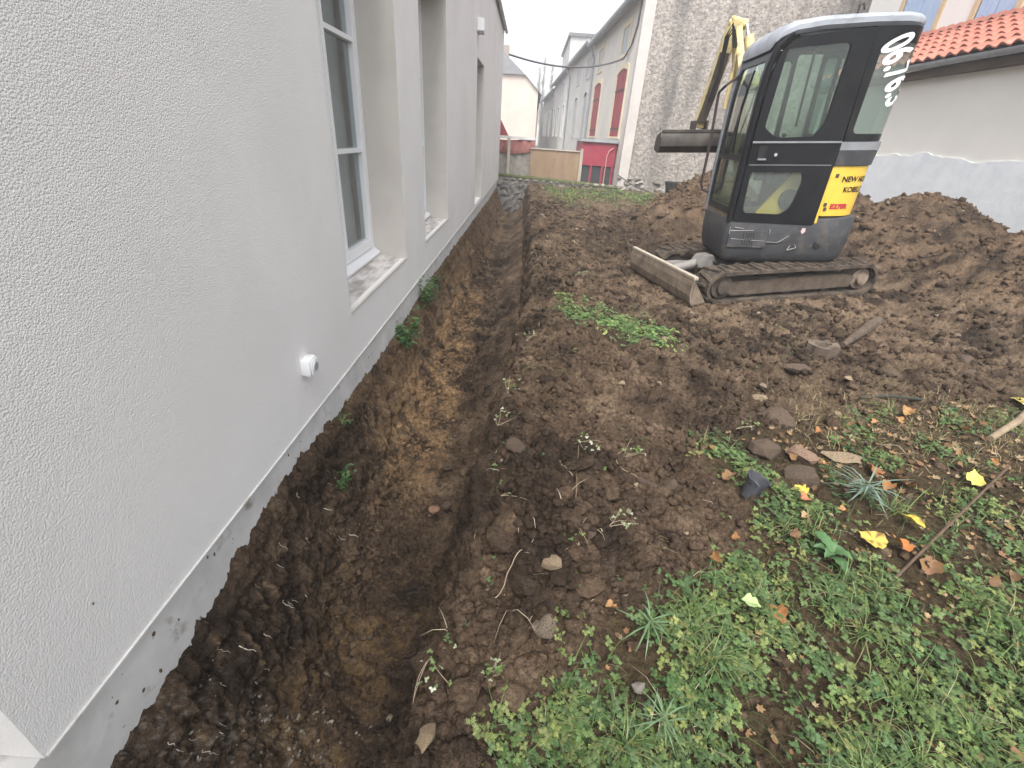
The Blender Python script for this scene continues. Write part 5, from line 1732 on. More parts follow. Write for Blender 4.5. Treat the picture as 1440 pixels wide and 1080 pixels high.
def cover(name, label, n_plants, sampler, leaves=(8, 20), spread=.075, size=(.0105, .022), height=(.008, .055), parent=None, mute=1.0, bright=1.0):
    px_, py_ = sampler(n_plants)
    P, S, Cc, H = [], [], [], []
    for k in range(len(px_)):
        m_ = rng.integers(*leaves)
        sp_ = spread * (.6 + .8 * rng.random())
        r_ = sp_ * np.sqrt(rng.random(m_))
        a_ = rng.random(m_) * 6.283
        x_ = px_[k] + r_ * np.cos(a_)
        y_ = py_[k] + r_ * np.sin(a_)
        h_ = height[0] + (height[1] - height[0]) * rng.random(m_) * (1 - .5 * r_ / sp_) * (.5 + .8 * rng.random())
        P.append(np.stack([x_, y_, h_], 1))
        c_ = GREENS[rng.integers(len(GREENS))]
        Cc.append(c_[None] * (.7 + .65 * rng.random((m_, 1))) * np.array([[1 + .2 * rng.random(), 1, 1]]))
        S.append(size[0] + (size[1] - size[0]) * rng.random(m_) * (.7 + .6 * rng.random()))
    P = np.concatenate(P); S = np.concatenate(S); Cc = np.concatenate(Cc) * bright * np.array([.92, .98, .98])
    P[:, 2] += ground_z(P[:, 0], P[:, 1])
    o_ = scatter(name, TRI_V, TRI_F, P, S, rotmats(len(P), .75), Cc, M_leaf, parent)
    return tag(o_, label, 'plants', None, 'stuff')
KEEP_CLEAR = [(1.47, 2.13, .15), (1.53, 1.95, .15), (1.60, 2.10, .13), (1.19, 1.74, .12), (1.88, 2.12, .13), (.455, .80, .06), (1.40, 1.40, .10), (1.88, 1.60, .06), (1.62, 1.47, .07), (2.5, 1.98, .07), (1.77, 1.78, .08), (1.7, 2.5, .15)]
def grass_sampler(n):
    X, Y = [], []
    while len(X) < n:
        y_ = .35 + 2.9 * rng.random(4000) ** 1.25
        x_ = -.1 + rng.random(4000) * (1.8 + 1.35 * y_)
        g_ = in_grass(x_, y_)
        d_ = fbm(np.stack([x_ * 3.2, y_ * 3.2, x_ * 0 + 31], 1), 3)
        ok = (g_ > 0.02) & (1.9 * d_ + .40 + .25 * g_ - .30 * sstep(y_, 1.2, 2.4) - .30 * sstep(x_, 1.2, 2.3) > .8 * rng.random(4000))
        for (kx, ky, kr) in KEEP_CLEAR:
            ok &= (x_ - kx) ** 2 + (y_ - ky) ** 2 > kr * kr
        X += list(x_[ok]); Y += list(y_[ok])
    return np.array(X[:n]), np.array(Y[:n])
cover('ground_cover', 'low lobed green leaves of creeping weeds covering the corner nearest the camera', 1000, grass_sampler)
cover('broad_weeds', 'taller darker broad-leaved weeds standing in the creeping cover', 50, grass_sampler, (4, 8), .06, (.016, .027), (.02, .07), bright=.95)
tx_, ty_ = grass_sampler(70)
tufts = np.repeat(np.stack([tx_, ty_], 1), 26, 0) + .012 * rng.normal(size=(70 * 26, 2))
def patch_sampler(n):
    t = rng.random(n)
    x_ = .40 + .95 * t + .05 * rng.normal(size=n)
    y_ = np.interp(t, [0, .3, .6, 1], [4.15, 4.02, 3.85, 3.80]) + .15 * rng.normal(size=n)
    return x_, y_
cover('weed_patch', 'bright green weed patch left standing in the dug soil before the blade', 270, patch_sampler, (6, 14), .08, (.013, .024), (.01, .06), bright=1.35)
def strip_sampler(n):
    x_ = .5 + 3.9 * rng.random(n)
    y_ = 14.6 - .75 * np.abs(x_ - 3.0) * rng.random(n) + .9 * rng.normal(size=n)
    k = (x_ < 5.0) & (y_ < 16.3) & (y_ > 11.2)
    return x_[k], y_[k]
cover('far_weeds', 'green weeds along the foot of the low wall and gable', 260, strip_sampler, (5, 10), .14, (.022, .045), (.02, .10), bright=1.25)
def sparse_sampler(n):
    y_ = .9 + 8.0 * rng.random(n * 3) ** 1.5
    x_ = bank_x(y_) + .05 + 2.6 * rng.random(n * 3) ** 1.6
    k = (in_grass(x_, y_) < 0) & (perlin(np.stack([x_ * 1.4, y_ * 1.4, x_ * 0 + 17], 1)) > -.05)
    return x_[k][:n], y_[k][:n]
cover('stray_weeds', 'stray green weed sprigs scattered over the bare soil', 110, sparse_sampler, (2, 6), .035, (.007, .016), (.004, .035))
# blades of grass and straw
def blades(name, label, xy, length, width, cols, m, lean=.9):
    n = len(xy)
    L = length[0] + (length[1] - length[0]) * rng.random(n) ** 1.6
    W = width * (.6 + .8 * rng.random(n))
    yaw = rng.random(n) * 6.283
    ln_ = lean * (.25 + .9 * rng.random(n))
    t = np.array([0, .35, .7, 1.0])
    V = np.zeros((n, 8, 3))
    for i, tt_ in enumerate(t):
        ang = ln_ * tt_ * 1.25 + .12
        out_ = L * tt_ * np.sin(ang)
        up_ = L * tt_ * np.cos(ang)
        wd = W * (1 - tt_ ** 1.5) + .0003
        for s_, j in ((-1, 0), (1, 1)):
            V[:, i * 2 + j, 0] = out_ * np.cos(yaw) - s_ * wd * np.sin(yaw)
            V[:, i * 2 + j, 1] = out_ * np.sin(yaw) + s_ * wd * np.cos(yaw)
            V[:, i * 2 + j, 2] = np.maximum(up_, -.01)
    F = [(0, 1, 3), (0, 3, 2), (2, 3, 5), (2, 5, 4), (4, 5, 7), (4, 7, 6)]
    P = np.stack([xy[:, 0], xy[:, 1], ground_z(xy[:, 0], xy[:, 1]) - .004], 1)
    c_ = cols[rng.integers(len(cols), size=n)] * (.75 + .5 * rng.random((n, 1)))
    I = np.repeat(np.eye(3)[None], n, 0)
    return tag(scatter(name, V, np.array(F), P, np.ones(n), I, c_, m), label, 'grass', None, 'stuff')
gx1, gy1 = grass_sampler(3600)
blades('grass_blades', 'thin grass blades growing between the creeping weeds', np.stack([gx1, gy1], 1), (.03, .15), .0013, np.array([[.09, .15, .045], [.13, .19, .06], [.06, .11, .04]]), M_leaf, 1.1)
blades('grass_tufts', 'tufts of longer grass among the weeds', tufts, (.06, .19), .0017, np.array([[.10, .17, .05], [.15, .21, .07], [.07, .13, .045], [.24, .23, .11]]), M_leaf, 1.2)
gx1, gy1 = grass_sampler(700)
blades('dry_straws', 'pale dry straws lying through the weeds', np.stack([gx1, gy1], 1), (.04, .16), .0007, np.array([[.32, .27, .17], [.26, .20, .12], [.40, .36, .26]]), M_dryleaf, 1.9)
sx1, sy1 = strip_sampler(1500)
blades('far_grass', 'tufty grass at the foot of the low wall', np.stack([sx1, sy1], 1), (.06, .20), .006, np.array([[.12, .19, .05], [.17, .22, .07], [.09, .15, .05]]), M_leaf, .9)
sx1, sy1 = sparse_sampler(420)
blades('soil_straws', 'fine roots and straws lying on the dug soil', np.stack([sx1, sy1], 1), (.03, .13), .0011, np.array([[.34, .27, .17], [.24, .18, .11], [.45, .40, .30]]), M_dryleaf, 2.0)
hx1 = 1.75 + 1.6 * rng.random(1300)
hy1 = 2.15 + .75 * rng.random(1300) + .12 * rng.normal(size=1300)
blades('dry_grass', 'mat of dry tan grass between the weeds and the stump', np.stack([hx1, hy1], 1), (.03, .14), .0011, np.array([[.30, .23, .13], [.22, .16, .09], [.38, .31, .19], [.18, .19, .07]]), M_dryleaf, 1.9)
# --- leaf litter too small to tell apart
def leafshape(n_side=5):
    b = [(0, 0), (.16, .16), (.40, .22), (.26, .42), (.44, .66), (.16, .74), (.05, 1.05), (-.14, .70), (-.38, .72), (-.27, .40), (-.36, .16), (-.12, .14)]
    v = [(0, .5, .0)] + [(x_, y_, 1.1 * x_ * x_ + .5 * (y_ - .5) ** 2 + .08 * math.sin(9 * x_ + 7 * y_)) for x_, y_ in b]
    f = [(0, i, i + 1 if i + 1 < len(v) else 1) for i in range(1, len(v))]
    return np.array(v) - [0, .5, 0], np.array(f)
LV, LF = leafshape()
nl = 2800
ly = .45 + 3.0 * rng.random(nl * 3) ** .8
lx = .1 + rng.random(nl * 3) ** .8 * (1.2 + 1.5 * ly)
k = (in_grass(lx, ly) > -.05) & (fbm(np.stack([lx * 2, ly * 2, lx * 0 + 3], 1), 2) + .5 * rng.random(nl * 3) + .55 * sstep(ly + lx * .6, 1.8, 3.2) > .30)
lx, ly = lx[k][:nl], ly[k][:nl]
LC = np.array([[.11, .065, .035], [.16, .085, .04], [.08, .05, .032], [.22, .13, .06], [.24, .17, .10], [.06, .042, .03], [.28, .21, .13], [.20, .12, .06]])
lp3 = np.stack([lx, ly, ground_z(lx, ly) + .004 + .02 * rng.random(len(lx))], 1)
tag(scatter('leaf_litter', LV, LF, lp3, (.009 + .020 * rng.random(len(lx))) * (1 + .9 * sstep(lx + ly, 3.0, 4.5)), rotmats(len(lx), 1.1), LC[rng.integers(len(LC), size=len(lx))] * (.7 + .6 * rng.random((len(lx), 1))), M_dryleaf),
    'small brown and dark dead leaves rotting between the weeds', 'leaf litter', None, 'stuff')
# --- larger fallen leaves, one by one
def leaf_mesh(name, c_, spots, curl, seed, lobes=0):
    r_ = np.random.default_rng(seed)
    nb = 20
    pts = []
    for i in range(nb):
        a_ = 2 * math.pi * i / nb
        rad_ = .5 * (1 + .12 * r_.normal() + (.22 * abs(math.sin(a_ * lobes / 2)) if lobes else 0))
        pts.append((rad_ * .82 * math.sin(a_), rad_ * math.cos(a_) * 1.05))
    V = [(0, 0, 0)]
    for k_ in (.5, 1.0):
        V += [(x_ * k_, y_ * k_, curl * (x_ * k_) ** 2 * 2 + .10 * r_.normal() * k_ * .4) for x_, y_ in pts]
    F = [(0, 1 + i, 1 + (i + 1) % nb) for i in range(nb)] + [(1 + i, 1 + nb + i, 1 + nb + (i + 1) % nb, 1 + (i + 1) % nb) for i in range(nb)]
    n0 = len(V)
    V += [(-.012, -.48, .02), (.012, -.48, .02), (0.02, -.95, .06)]
    F.append((n0, n0 + 1, n0 + 2))
    me = bpy.data.meshes.new(name)
    me.from_pydata(V, [], F)
    ca = me.color_attributes.new('Col', 'FLOAT_COLOR', 'POINT')
    cols = np.ones((len(V), 4))
    cols[:, :3] = np.array(c_) * (.85 + .3 * r_.random((len(V), 1)))
    sp_ = r_.random(len(V)) < spots
    cols[sp_, :3] = np.array([.20, .13, .04])
    ca.data.foreach_set('color', cols.astype(np.float32).ravel())
    me.materials.append(M_dryleaf)
    me.polygons.foreach_set('use_smooth', [True] * len(me.polygons))
    return me
def put_leaf(me, x_, y_, size, label, tilt=.3, group=None, lift=.03):
    o_ = bpy.data.objects.new('fallen_leaf', me)
    COL.objects.link(o_)
    o_.location = (x_, y_, float(ground_z(x_, y_)[0]) + lift)
    o_.scale = (size,) * 3
    o_.rotation_euler = (random.uniform(-tilt, tilt), random.uniform(-tilt, tilt), random.uniform(0, 6.28))
    return tag(o_, label, 'leaf', group)
Y1, Y2, Y3 = (.58, .43, .07), (.56, .42, .09), (.55, .50, .13)
put_leaf(leaf_mesh('leaf', Y1, .25, .5, 1, 5), 1.88, 1.60, .085, 'bright yellow spotted leaf, upper of the two big ones below the spurge', .35, lift=.05)
put_leaf(leaf_mesh('leaf', Y2, .22, .3, 2, 3), 1.62, 1.47, .085, 'bright yellow spotted leaf beside the toothed rosette, touching a brown one', .3, lift=.05)
put_leaf(leaf_mesh('leaf', Y3, .05, .4, 3, 3), 2.50, 1.98, .09, 'plain pale yellow leaf beside the upper end of the rusty rod', .25, lift=.04)
put_leaf(leaf_mesh('leaf', Y1, .1, .5, 4, 3), 1.50, 1.82, .055, 'yellow leaf with orange tip below the three piled stones', .3, lift=.03)
put_leaf(leaf_mesh('leaf', (.40, .16, .05), .2, .8, 5, 3), 1.72, 1.45, .075, 'orange-brown leaf overlapping the spotted yellow leaf', .4, lift=.045)
put_leaf(leaf_mesh('leaf', (.42, .17, .09), .1, .7, 6, 0), 1.45, 1.71, .065, 'pinkish brown leaf beside the grey pot shard', .3, lift=.04)
put_leaf(leaf_mesh('leaf', (.34, .45, .20), .0, .4, 7, 5), .92, 1.10, .055, 'pale green round leaf lying on the weeds below the bare soil', .2, lift=.06)
put_leaf(leaf_mesh('leaf', (.55, .48, .15), .1, .4, 8, 3), 3.62, 2.90, .10, 'yellow leaf at the foot of the heap by the picture edge', .3)
put_leaf(leaf_mesh('leaf', (.50, .36, .22), .1, .4, 9, 0), 2.40, 1.46, .11, 'large pale tan leaf by the right edge below the rod', .3, lift=.04)
brown = [leaf_mesh('leaf', c_, .15, cu_, 20 + i, lb) for i, (c_, cu_, lb) in enumerate((((.26, .12, .05), .9, 3), ((.33, .15, .06), 1.2, 0), ((.20, .11, .06), .7, 5), ((.40, .27, .15), .8, 0), ((.36, .20, .09), 1.0, 3), ((.15, .085, .05), 1.2, 0)))]
spots_ = []
tries = 0
while len(spots_) < 60 and tries < 4000:
    tries += 1
    y_ = .55 + 2.5 * random.random()
    x_ = .3 + random.random() * (.9 + 1.35 * y_)
    if in_grass(np.array([x_]), np.array([y_]))[0] < .1 or random.random() > .35 + .3 * x_ - (.25 if y_ < 1.2 else 0):
        continue
    spots_.append((x_, y_))
LOOKS = ['dark red-brown', 'rusty orange', 'dull brown', 'pale tan', 'light brown', 'blackish brown']
def where(x_, y_):
    if y_ < .95:
        return 'close to the bottom edge, ' + ('left of the lower spurge' if x_ < .5 else 'right of the lower spurge' if x_ < 1.05 else 'in the bottom right corner')
    if y_ < 1.35:
        return 'right of the upper small spurge' if x_ < 1.1 else 'below the lower end of the rusty rod' if x_ < 1.9 else 'right of the rusty rod by the edge'
    if y_ < 1.9:
        return 'between pot shard and rosette' if x_ < 1.5 else 'among the yellow leaves' if x_ < 2.05 else 'right of the rusty rod halfway up'
    return 'near the three piled stones' if x_ < 1.9 else 'in the dry grass below the stump' if x_ < 2.7 else 'at the right edge below the heap'
taken = set()
for x_, y_ in spots_:
    for _try in range(40):
        kk = random.randrange(len(brown))
        sz_ = random.uniform(.035, .08)
        size_w = 'tiny' if sz_ < .043 else 'small' if sz_ < .052 else 'large' if sz_ > .071 else 'broad' if sz_ > .062 else 'medium'
        if (size_w, kk, where(x_, y_)) not in taken:
            break
    taken.add((size_w, kk, where(x_, y_)))
    size_w = 'tiny' if sz_ < .043 else 'small' if sz_ < .052 else 'large' if sz_ > .071 else 'broad' if sz_ > .062 else 'medium'
    put_leaf(brown[kk], x_, y_, sz_, '%s %s fallen leaf %s' % (size_w, LOOKS[kk], where(x_, y_)), .5, 'brown fallen leaves among the weeds', random.uniform(.015, .045))

# --- single plants
M_stem = mat('plant_stem', (.10, .14, .05), (.16, .17, .08), scale=20, rough=.7)
M_palestem = mat('pale_root', (.26, .20, .13), (.38, .32, .23), scale=20, rough=.8)
ROUND_V, ROUND_F = leaflet(False)
def bush(name, label, loc, n_leaf, r_, h_, size, cols, droop=0.0, out=(1, 0, 0), stems=7):
    root = empty(name, loc)
    tag(root, label, 'plant')
    q_ = MB()
    tips = []
    for k_ in range(stems):
        a_ = random.uniform(0, 6.28)
        d_ = Vector((math.cos(a_) * r_ * .7 + out[0] * r_ * .5, math.sin(a_) * r_ * .7, h_ * random.uniform(.35, 1) - droop * random.random()))
        q_.tube([(0, 0, 0), d_ * .55 + Vector((0, 0, .02)), d_], [.003, .0025, .0015], 5)
        tips.append(d_)
    q_.build('stems', M_stem, root, smooth=True)
    P = []
    for k_ in range(n_leaf):
        t_ = random.choice(tips) * random.uniform(.3, 1.05)
        P.append(t_ + Vector((random.gauss(0, .22 * r_), random.gauss(0, .22 * r_), random.gauss(0, .12 * h_))))
    P = np.array([p_[:] for p_ in P])
    c_ = cols[rng.integers(len(cols), size=n_leaf)] * (.7 + .6 * rng.random((n_leaf, 1)))
    o_ = scatter('foliage', TRI_V, TRI_F, P, size * (.6 + .7 * rng.random(n_leaf)), rotmats(n_leaf, 1.0), c_, M_leaf, root)
    return root
DG = np.array([[.045, .10, .035], [.06, .125, .04], [.09, .15, .06], [.04, .085, .035]])
bush('wall_weed', 'dense green weed clump on the trench edge below the first window recess, nearer one', (-.97, 3.50, -.13), 240, .12, .30, .024, DG * 1.5, .06)
bush('wall_weed', 'green weed clump on the trench edge beyond the denser clump', (-.97, 4.38, -.06), 180, .12, .30, .024, DG * 1.6, .05)
bush('wall_weed', 'small leafy weed sprouting from the trench face nearest the camera', (-.92, 1.88, -.26), 85, .06, .20, .016, DG * 1.6, .05)
bush('wall_weed', 'sparse little weed with white specks at the plinth foot before the socket', (-.96, 2.12, .0), 22, .05, .08, .011, DG * 1.2, .05)
bush('wall_weed', 'small weed at the plinth foot beyond both clumps', (-.97, 5.0, .0), 40, .07, .12, .016, DG, .04)
def spurge(label, loc, h_, r_, n_, col):
    root = empty('spurge_plant', loc)
    tag(root, label, 'plant')
    q_ = MB(); q_.tube([(0, 0, -.02), (.01, 0, h_ * .6), (0, .01, h_)], [.006, .005, .004], 6); q_.build('stem', M_stem, root, smooth=True)
    lv_ = MB()
    for k_ in range(n_):
        a_ = k_ * 2.399 + random.uniform(-.6, .6)
        up_ = h_ * (.45 + .55 * k_ / n_)
        L_ = r_ * random.uniform(.5, 1.2)
        rise = .1 + .9 * (k_ / n_) ** 2
        d_ = Vector((math.cos(a_), math.sin(a_), 0)); s_ = Vector((-math.sin(a_), math.cos(a_), 0))
        p0 = Vector((0, 0, up_)); p1 = p0 + d_ * L_ * .5 + Vector((0, 0, L_ * .25 * rise)); p2 = p0 + d_ * L_ + Vector((0, 0, L_ * (.45 * rise - random.uniform(.0, .35))))
        w_ = r_ * .024
        lv_.add([p0 + s_ * w_ * .5, p0 - s_ * w_ * .5, p1 - s_ * w_, p1 + s_ * w_, p2], [(0, 1, 2, 3), (3, 2, 4)])
    lv_.build('leaves', mat('spurge_leaf', col, tuple(c * 1.3 for c in col), scale=15, rough=.5), root, rec=False)
spurge('blue-green spurge with long thin leaves above the yellow leaves', (1.77, 1.78, float(ground_z(1.77, 1.78)[0])), .11, .16, 40, (.12, .175, .135))
spurge('thin-leaved spurge rosette at the border of bare soil and weeds', (.52, .98, float(ground_z(.52, .98)[0])), .08, .12, 16, (.10, .165, .08))
spurge('thin-leaved spurge rosette nearest the bottom edge', (.50, .70, float(ground_z(.5, .7)[0])), .06, .10, 14, (.10, .165, .085))
rt = empty('dandelion_rosette', (1.40, 1.40, float(ground_z(1.4, 1.4)[0]) + .02))
tag(rt, 'flat rosette of broad toothed green leaves left of the yellow leaves', 'plant')
for k_ in range(7):
    a_ = k_ * .9 + .2
    L_ = random.uniform(.06, .11)
    q_ = MB()
    outl = []
    for i in range(9):
        t_ = i / 8
        wv = L_ * .30 * math.sin(math.pi * min(1, t_ * .85 + .12)) * (1.0 if i % 2 else .72)
        outl.append((t_ * L_, wv, .035 * math.sin(t_ * 2.6)))
    vs = [(t_, 0, z_ - .006) for t_, w_, z_ in outl] + [(t_, w_, z_) for t_, w_, z_ in outl] + [(t_, -w_, z_) for t_, w_, z_ in outl]
    fs = [(i, i + 1, 9 + i + 1, 9 + i) for i in range(8)] + [(i + 1, i, 18 + i, 18 + i + 1) for i in range(8)]
    c_, s_ = math.cos(a_), math.sin(a_)
    q_.add([(x_ * c_ - y_ * s_, x_ * s_ + y_ * c_, z_ + .012 * k_ % .03) for x_, y_, z_ in vs], fs)
    q_.build('leaf', mat('rosette_leaf_%d' % k_, (.055, .12, .045), (.08, .16, .06), scale=18, rough=.5), rt, smooth=True, rec=False)
# uprooted sprigs with pale roots along the bank
def sprig(label, x_, y_, L_, yaw, n_=14, z_=None, pale=False):
    z0 = float(ground_z(x_, y_)[0]) + .015 if z_ is None else z_
    root = empty('uprooted_weed', (x_, y_, z0), yaw)
    tag(root, label, 'plant', 'uprooted weeds on the dug soil')
    q_ = MB()
    for k_ in range(3):
        e_ = Vector((L_ * random.uniform(.6, 1), random.gauss(0, L_ * .35), random.uniform(.0, .05)))
        m0 = e_ * .5 + Vector((random.gauss(0, .012), random.gauss(0, .02), .022))
        cv_ = [Vector((0, 0, 0)) * (1 - t_) ** 2 + m0 * 2 * t_ * (1 - t_) + e_ * t_ * t_ for t_ in [j_ / 8 for j_ in range(9)]]
        q_.tube(cv_, [.0014 - .00008 * j_ for j_ in range(9)], 5)
    q_.build('stems', M_palestem, root, smooth=True)
    P = np.stack([L_ * rng.random(n_), .28 * L_ * rng.normal(size=n_), .02 + .03 * rng.random(n_)], 1)
    c_ = np.array([[.16, .24, .09], [.34, .40, .24], [.52, .55, .45]])[rng.integers(3, size=n_)] if pale else np.array([[.12, .20, .06], [.18, .26, .09], [.34, .40, .24]])[rng.integers(3, size=n_)]
    scatter('leaves', TRI_V, TRI_F, P, .007 + .007 * rng.random(n_), rotmats(n_, 1.4), c_, M_leaf, root)
for lab, x_, y_, L_, yaw, pl_ in (('uprooted weed with white undersides hanging over the trench edge', -.07, 2.05, .16, 1.2, True), ('uprooted weed farther along the trench edge', -.03, 2.38, .15, 1.0, False),
        ('pale limp weed on the bare soil between trench and stones', .36, 1.93, .11, -.8, True), ('small pale weed on the bare soil nearest the weeds', .42, 1.33, .12, .5, True),
        ('green sprig standing in soil beside the two brown stones', .62, 1.98, .12, .3, False), ('long weed with pale root on the lower bank', -.02, 1.45, .16, .2, False),
        ('green sprig behind the sandy stones', .28, 1.18, .10, 2.2, False), ('round green sprig on the bank at the bottom edge', -.03, .80, .06, .2, False),
        ('weed hanging on the bank at the bottom left of the soil', -.20, .83, .12, -1.2, True), ('sprig on the bank beyond the second window recess', .08, 3.3, .16, 1.0, False),
        ('leafy sprig behind the three piled stones', 1.38, 2.36, .15, .2, False), ('weed clump halfway between blade and trench', .62, 5.3, .22, .4, False)):
    sprig(lab, x_, y_, L_, yaw, 16, None, pl_)
# ------------------------------------------------------------------ stones, stump, rod and other loose things
M_bst = mat('earthy_stone', (.085, .061, .044), (.155, .115, .085), scale=16, rough=.95, bump=(50, .7, .012), bump2=(150, .6, .004), c3=(.075, .052, .038), c3_scale=9, c3_ramp=(.5, .75))
M_sst = mat('sandy_stone', (.27, .20, .12), (.38, .30, .20), scale=22, rough=.9, bump=(50, .7, .01), c3=(.14, .10, .07), c3_scale=11, c3_ramp=(.46, .66))
M_gst = mat('grey_stone', (.20, .18, .165), (.32, .29, .26), scale=20, rough=.9, bump=(50, .6, .01), c3=(.10, .075, .055), c3_scale=12, c3_ramp=(.5, .7))
def stone(label, x_, y_, dims, m, seed, yaw=0., sink=.35, z_=None, tilt=.15):
    me = rock_mesh('stone', seed, flat=1.0, sub=2, angular=.55)
    me.materials.append(m)
    r_ = random.Random(seed)
    o_ = bpy.data.objects.new('stone', me)
    COL.objects.link(o_)
    zz = float(ground_z(x_, y_)[0]) if z_ is None else z_
    o_.location = (x_, y_, zz + dims[2] * (.5 - sink))
    o_.scale = tuple(d / 2 for d in dims)
    o_.rotation_euler = (r_.uniform(-tilt, tilt), r_.uniform(-tilt, tilt), yaw)
    return tag(o_, label, 'stone', 'stones lying in the dug soil')
stone('long brown stone lying on the soil, left of a smaller block', .70, 1.78, (.15, .085, .08), M_bst, 1, -.35)
stone('small brown block touching the right end of the long brown stone', .815, 1.755, (.075, .07, .085), M_bst, 2, .2)
stone('rounded brown stone, upper left of the three piled ones above the pot shard', 1.46, 2.14, (.22, .17, .16), M_bst, 3, .3)
stone('dark brown stone, lowest of the three piled ones above the pot shard', 1.54, 1.93, (.22, .16, .13), M_bst, 4, -.2)
stone('reddish flat stone, upper right of the three piled ones above the pot shard', 1.63, 2.09, (.20, .13, .12), mat('reddish_stone', (.18, .115, .08), (.26, .18, .13), scale=15, rough=.9, bump=(50, .6, .01), c3=(.13, .09, .065), c3_scale=8, c3_ramp=(.5, .7)), 5, -.5)
stone('tall brown lump standing behind the three piled stones', 1.70, 2.50, (.18, .24, .19), M_bst, 6, 1.2)
stone('yellow sandy stone behind the tall brown lump', 1.70, 2.74, (.14, .10, .07), M_sst, 7, -.6)
stone('small yellowish stone right of the tall brown lump', 2.12, 2.60, (.12, .08, .06), M_sst, 8, .2)
stone('flat pale slab half buried right of the three piled stones', 1.88, 2.12, (.24, .12, .035), M_sst, 9, -.1, .2)
stone('upper sandy stone on the bank before the weeds', .18, 1.10, (.08, .07, .075), M_sst, 10, .5, .25)
stone('lower sandy rough stone on the bank before the weeds', .16, .94, (.10, .09, .095), mat('crumbly_sand_stone', (.26, .20, .14), (.40, .33, .25), scale=35, rough=.95, bump=(70, .9, .012), c3=(.09, .065, .05), c3_scale=14, c3_ramp=(.48, .62)), 11, .9, .25)
stone('grey stone lying among the weeds near the bottom edge', .455, .80, (.055, .05, .04), M_gst, 12, .4, .2)
stone('brown square stone on the bank at the bottom edge', -.17, .62, (.085, .07, .06), M_sst, 13, 1.3, .2)
stone('dark clod on the bank above the sandy stones', .32, 1.25, (.075, .07, .06), M_bst, 14, .4)
stone('second dark clod nearer the weed border', .50, 1.16, (.06, .06, .055), M_bst, 15, .9)
stone('grey-brown stone beyond the stump', 2.95, 3.30, (.15, .13, .07), M_bst, 16, .7)
stone('large flat earthy stone before the stump', 2.22, 3.22, (.34, .16, .10), M_bst, 17, -.15)
stone('flat pale stone right of the large earthy stone', 2.50, 3.06, (.15, .09, .035), M_sst, 18, .2)
stone('brown stone at the foot of the heap by the right edge', 3.62, 3.35, (.20, .15, .10), M_bst, 19, .2)
stone('second brown stone higher on the foot of the heap', 3.95, 3.75, (.22, .16, .10), M_bst, 20, .7)
stone('small pale block on the soil before the digger', .72, 2.7, (.06, .05, .04), M_sst, 21, .2)
stone('brown clod on the bank edge above the trench', .03, 1.78, (.10, .085, .075), M_bst, 22, .2)
stone('reddish stone with flat face on the bank', .03, 1.42, (.06, .05, .06), M_bst, 23, .6)
stone('reddish stone on the trench floor, left of a pair', -.44, 2.10, (.075, .06, .05), mat('red_brown_stone', (.23, .13, .085), (.31, .19, .13), scale=15, rough=.9, bump=(50, .6, .01)), 24, .3, .2, -.60)
stone('brown stone on the trench floor, right of a pair', -.37, 2.14, (.08, .07, .055), M_bst, 25, 1.1, .2, -.60)
stone('brown lump on the trench floor beyond the pair of stones', -.42, 2.52, (.085, .08, .06), M_bst, 26, .8, .2, -.60)
# stump and the log beside it
sp = empty('tree_stump', (2.62, 3.66, float(ground_z(2.62, 3.66)[0]) - .02))
tag(sp, 'short hollow grey-brown tree stump in front of the tracks', 'stump')
M_bark2 = mat('stump_bark', (.06, .045, .034), (.12, .09, .068), scale=14, rough=.95, stretch=(1, 1, .25), bump=(40, .8, .015))
q = MB()
rs_ = random.Random(5)
rings = []
prof_ = [rs_.uniform(.85, 1.15) for _ in range(20)]
for z_, f_ in ((-.05, 1.25), (.03, 1.05), (.09, 1.0), (.135, .97)):
    rings.append([(.125 * f_ * prof_[k] * math.cos(k * math.pi / 10), .10 * f_ * prof_[k] * math.sin(k * math.pi / 10), z_ + rs_.uniform(-.012, .012)) for k in range(20)])
q.loft(rings, cap=False)
q.build('bark', M_bark2, sp, smooth=True)
q = MB()
tr_ = rings[-1]
inn = [(x_ * .55, y_ * .5, z_ - .004) for x_, y_, z_ in tr_]
dn = [(x_ * .45, y_ * .42, -.02) for x_, y_, z_ in tr_]
q.loft([tr_, inn, dn], cap=False)
q.add(dn, [tuple(range(20))])
q.build('cut_face', mat('stump_wood', (.085, .066, .05), (.15, .118, .09), scale=18, rough=.95, bump=(60, .6, .008)), sp, smooth=True)
lg = MB(); lg.tube([(2.86, 3.76, .06), (3.05, 3.92, .09), (3.30, 4.12, .13), (3.45, 4.24, .15)], [.022, .035, .05, .042], 9)
tag(lg.build('broken_branch', M_bark2, None, smooth=True), 'short broken branch lying right of the stump', 'branch')
# rusty rod stuck in the weeds
rd = MB()
rdp = [Vector((1.37, 1.14, -.02)).lerp(Vector((2.68, 2.02, .12)), t) + Vector((0, 0, .012 * math.sin(t * 5))) for t in [i / 10 for i in range(11)]]
rd.tube(rdp, [.0055] * 11, 8)
tag(rd.build('rusty_rod', mat('rusty_iron', (.075, .05, .036), (.13, .085, .06), scale=40, rough=.9, bump=(120, .5, .003)), None, smooth=True), 'long thin rusty rod slanting through the weeds', 'rod')
wd = MB()
wd.tube([(2.93, 2.38, .05), (3.3, 2.60, .07), (3.75, 2.92, .09)], [.018, .022, .020], 9)
tag(wd.build('dry_stick', mat('dry_wood', (.20, .15, .10), (.30, .235, .16), scale=16, rough=.9, stretch=(1, .3, 1), bump=(60, .5, .006)), None, smooth=True), 'thick dry stick lying at the right edge below the heap', 'stick')
wd = MB(); wd.tube([(2.40, 2.80, .05), (2.62, 2.84, .06), (2.85, 2.83, .055)], .009, 7)
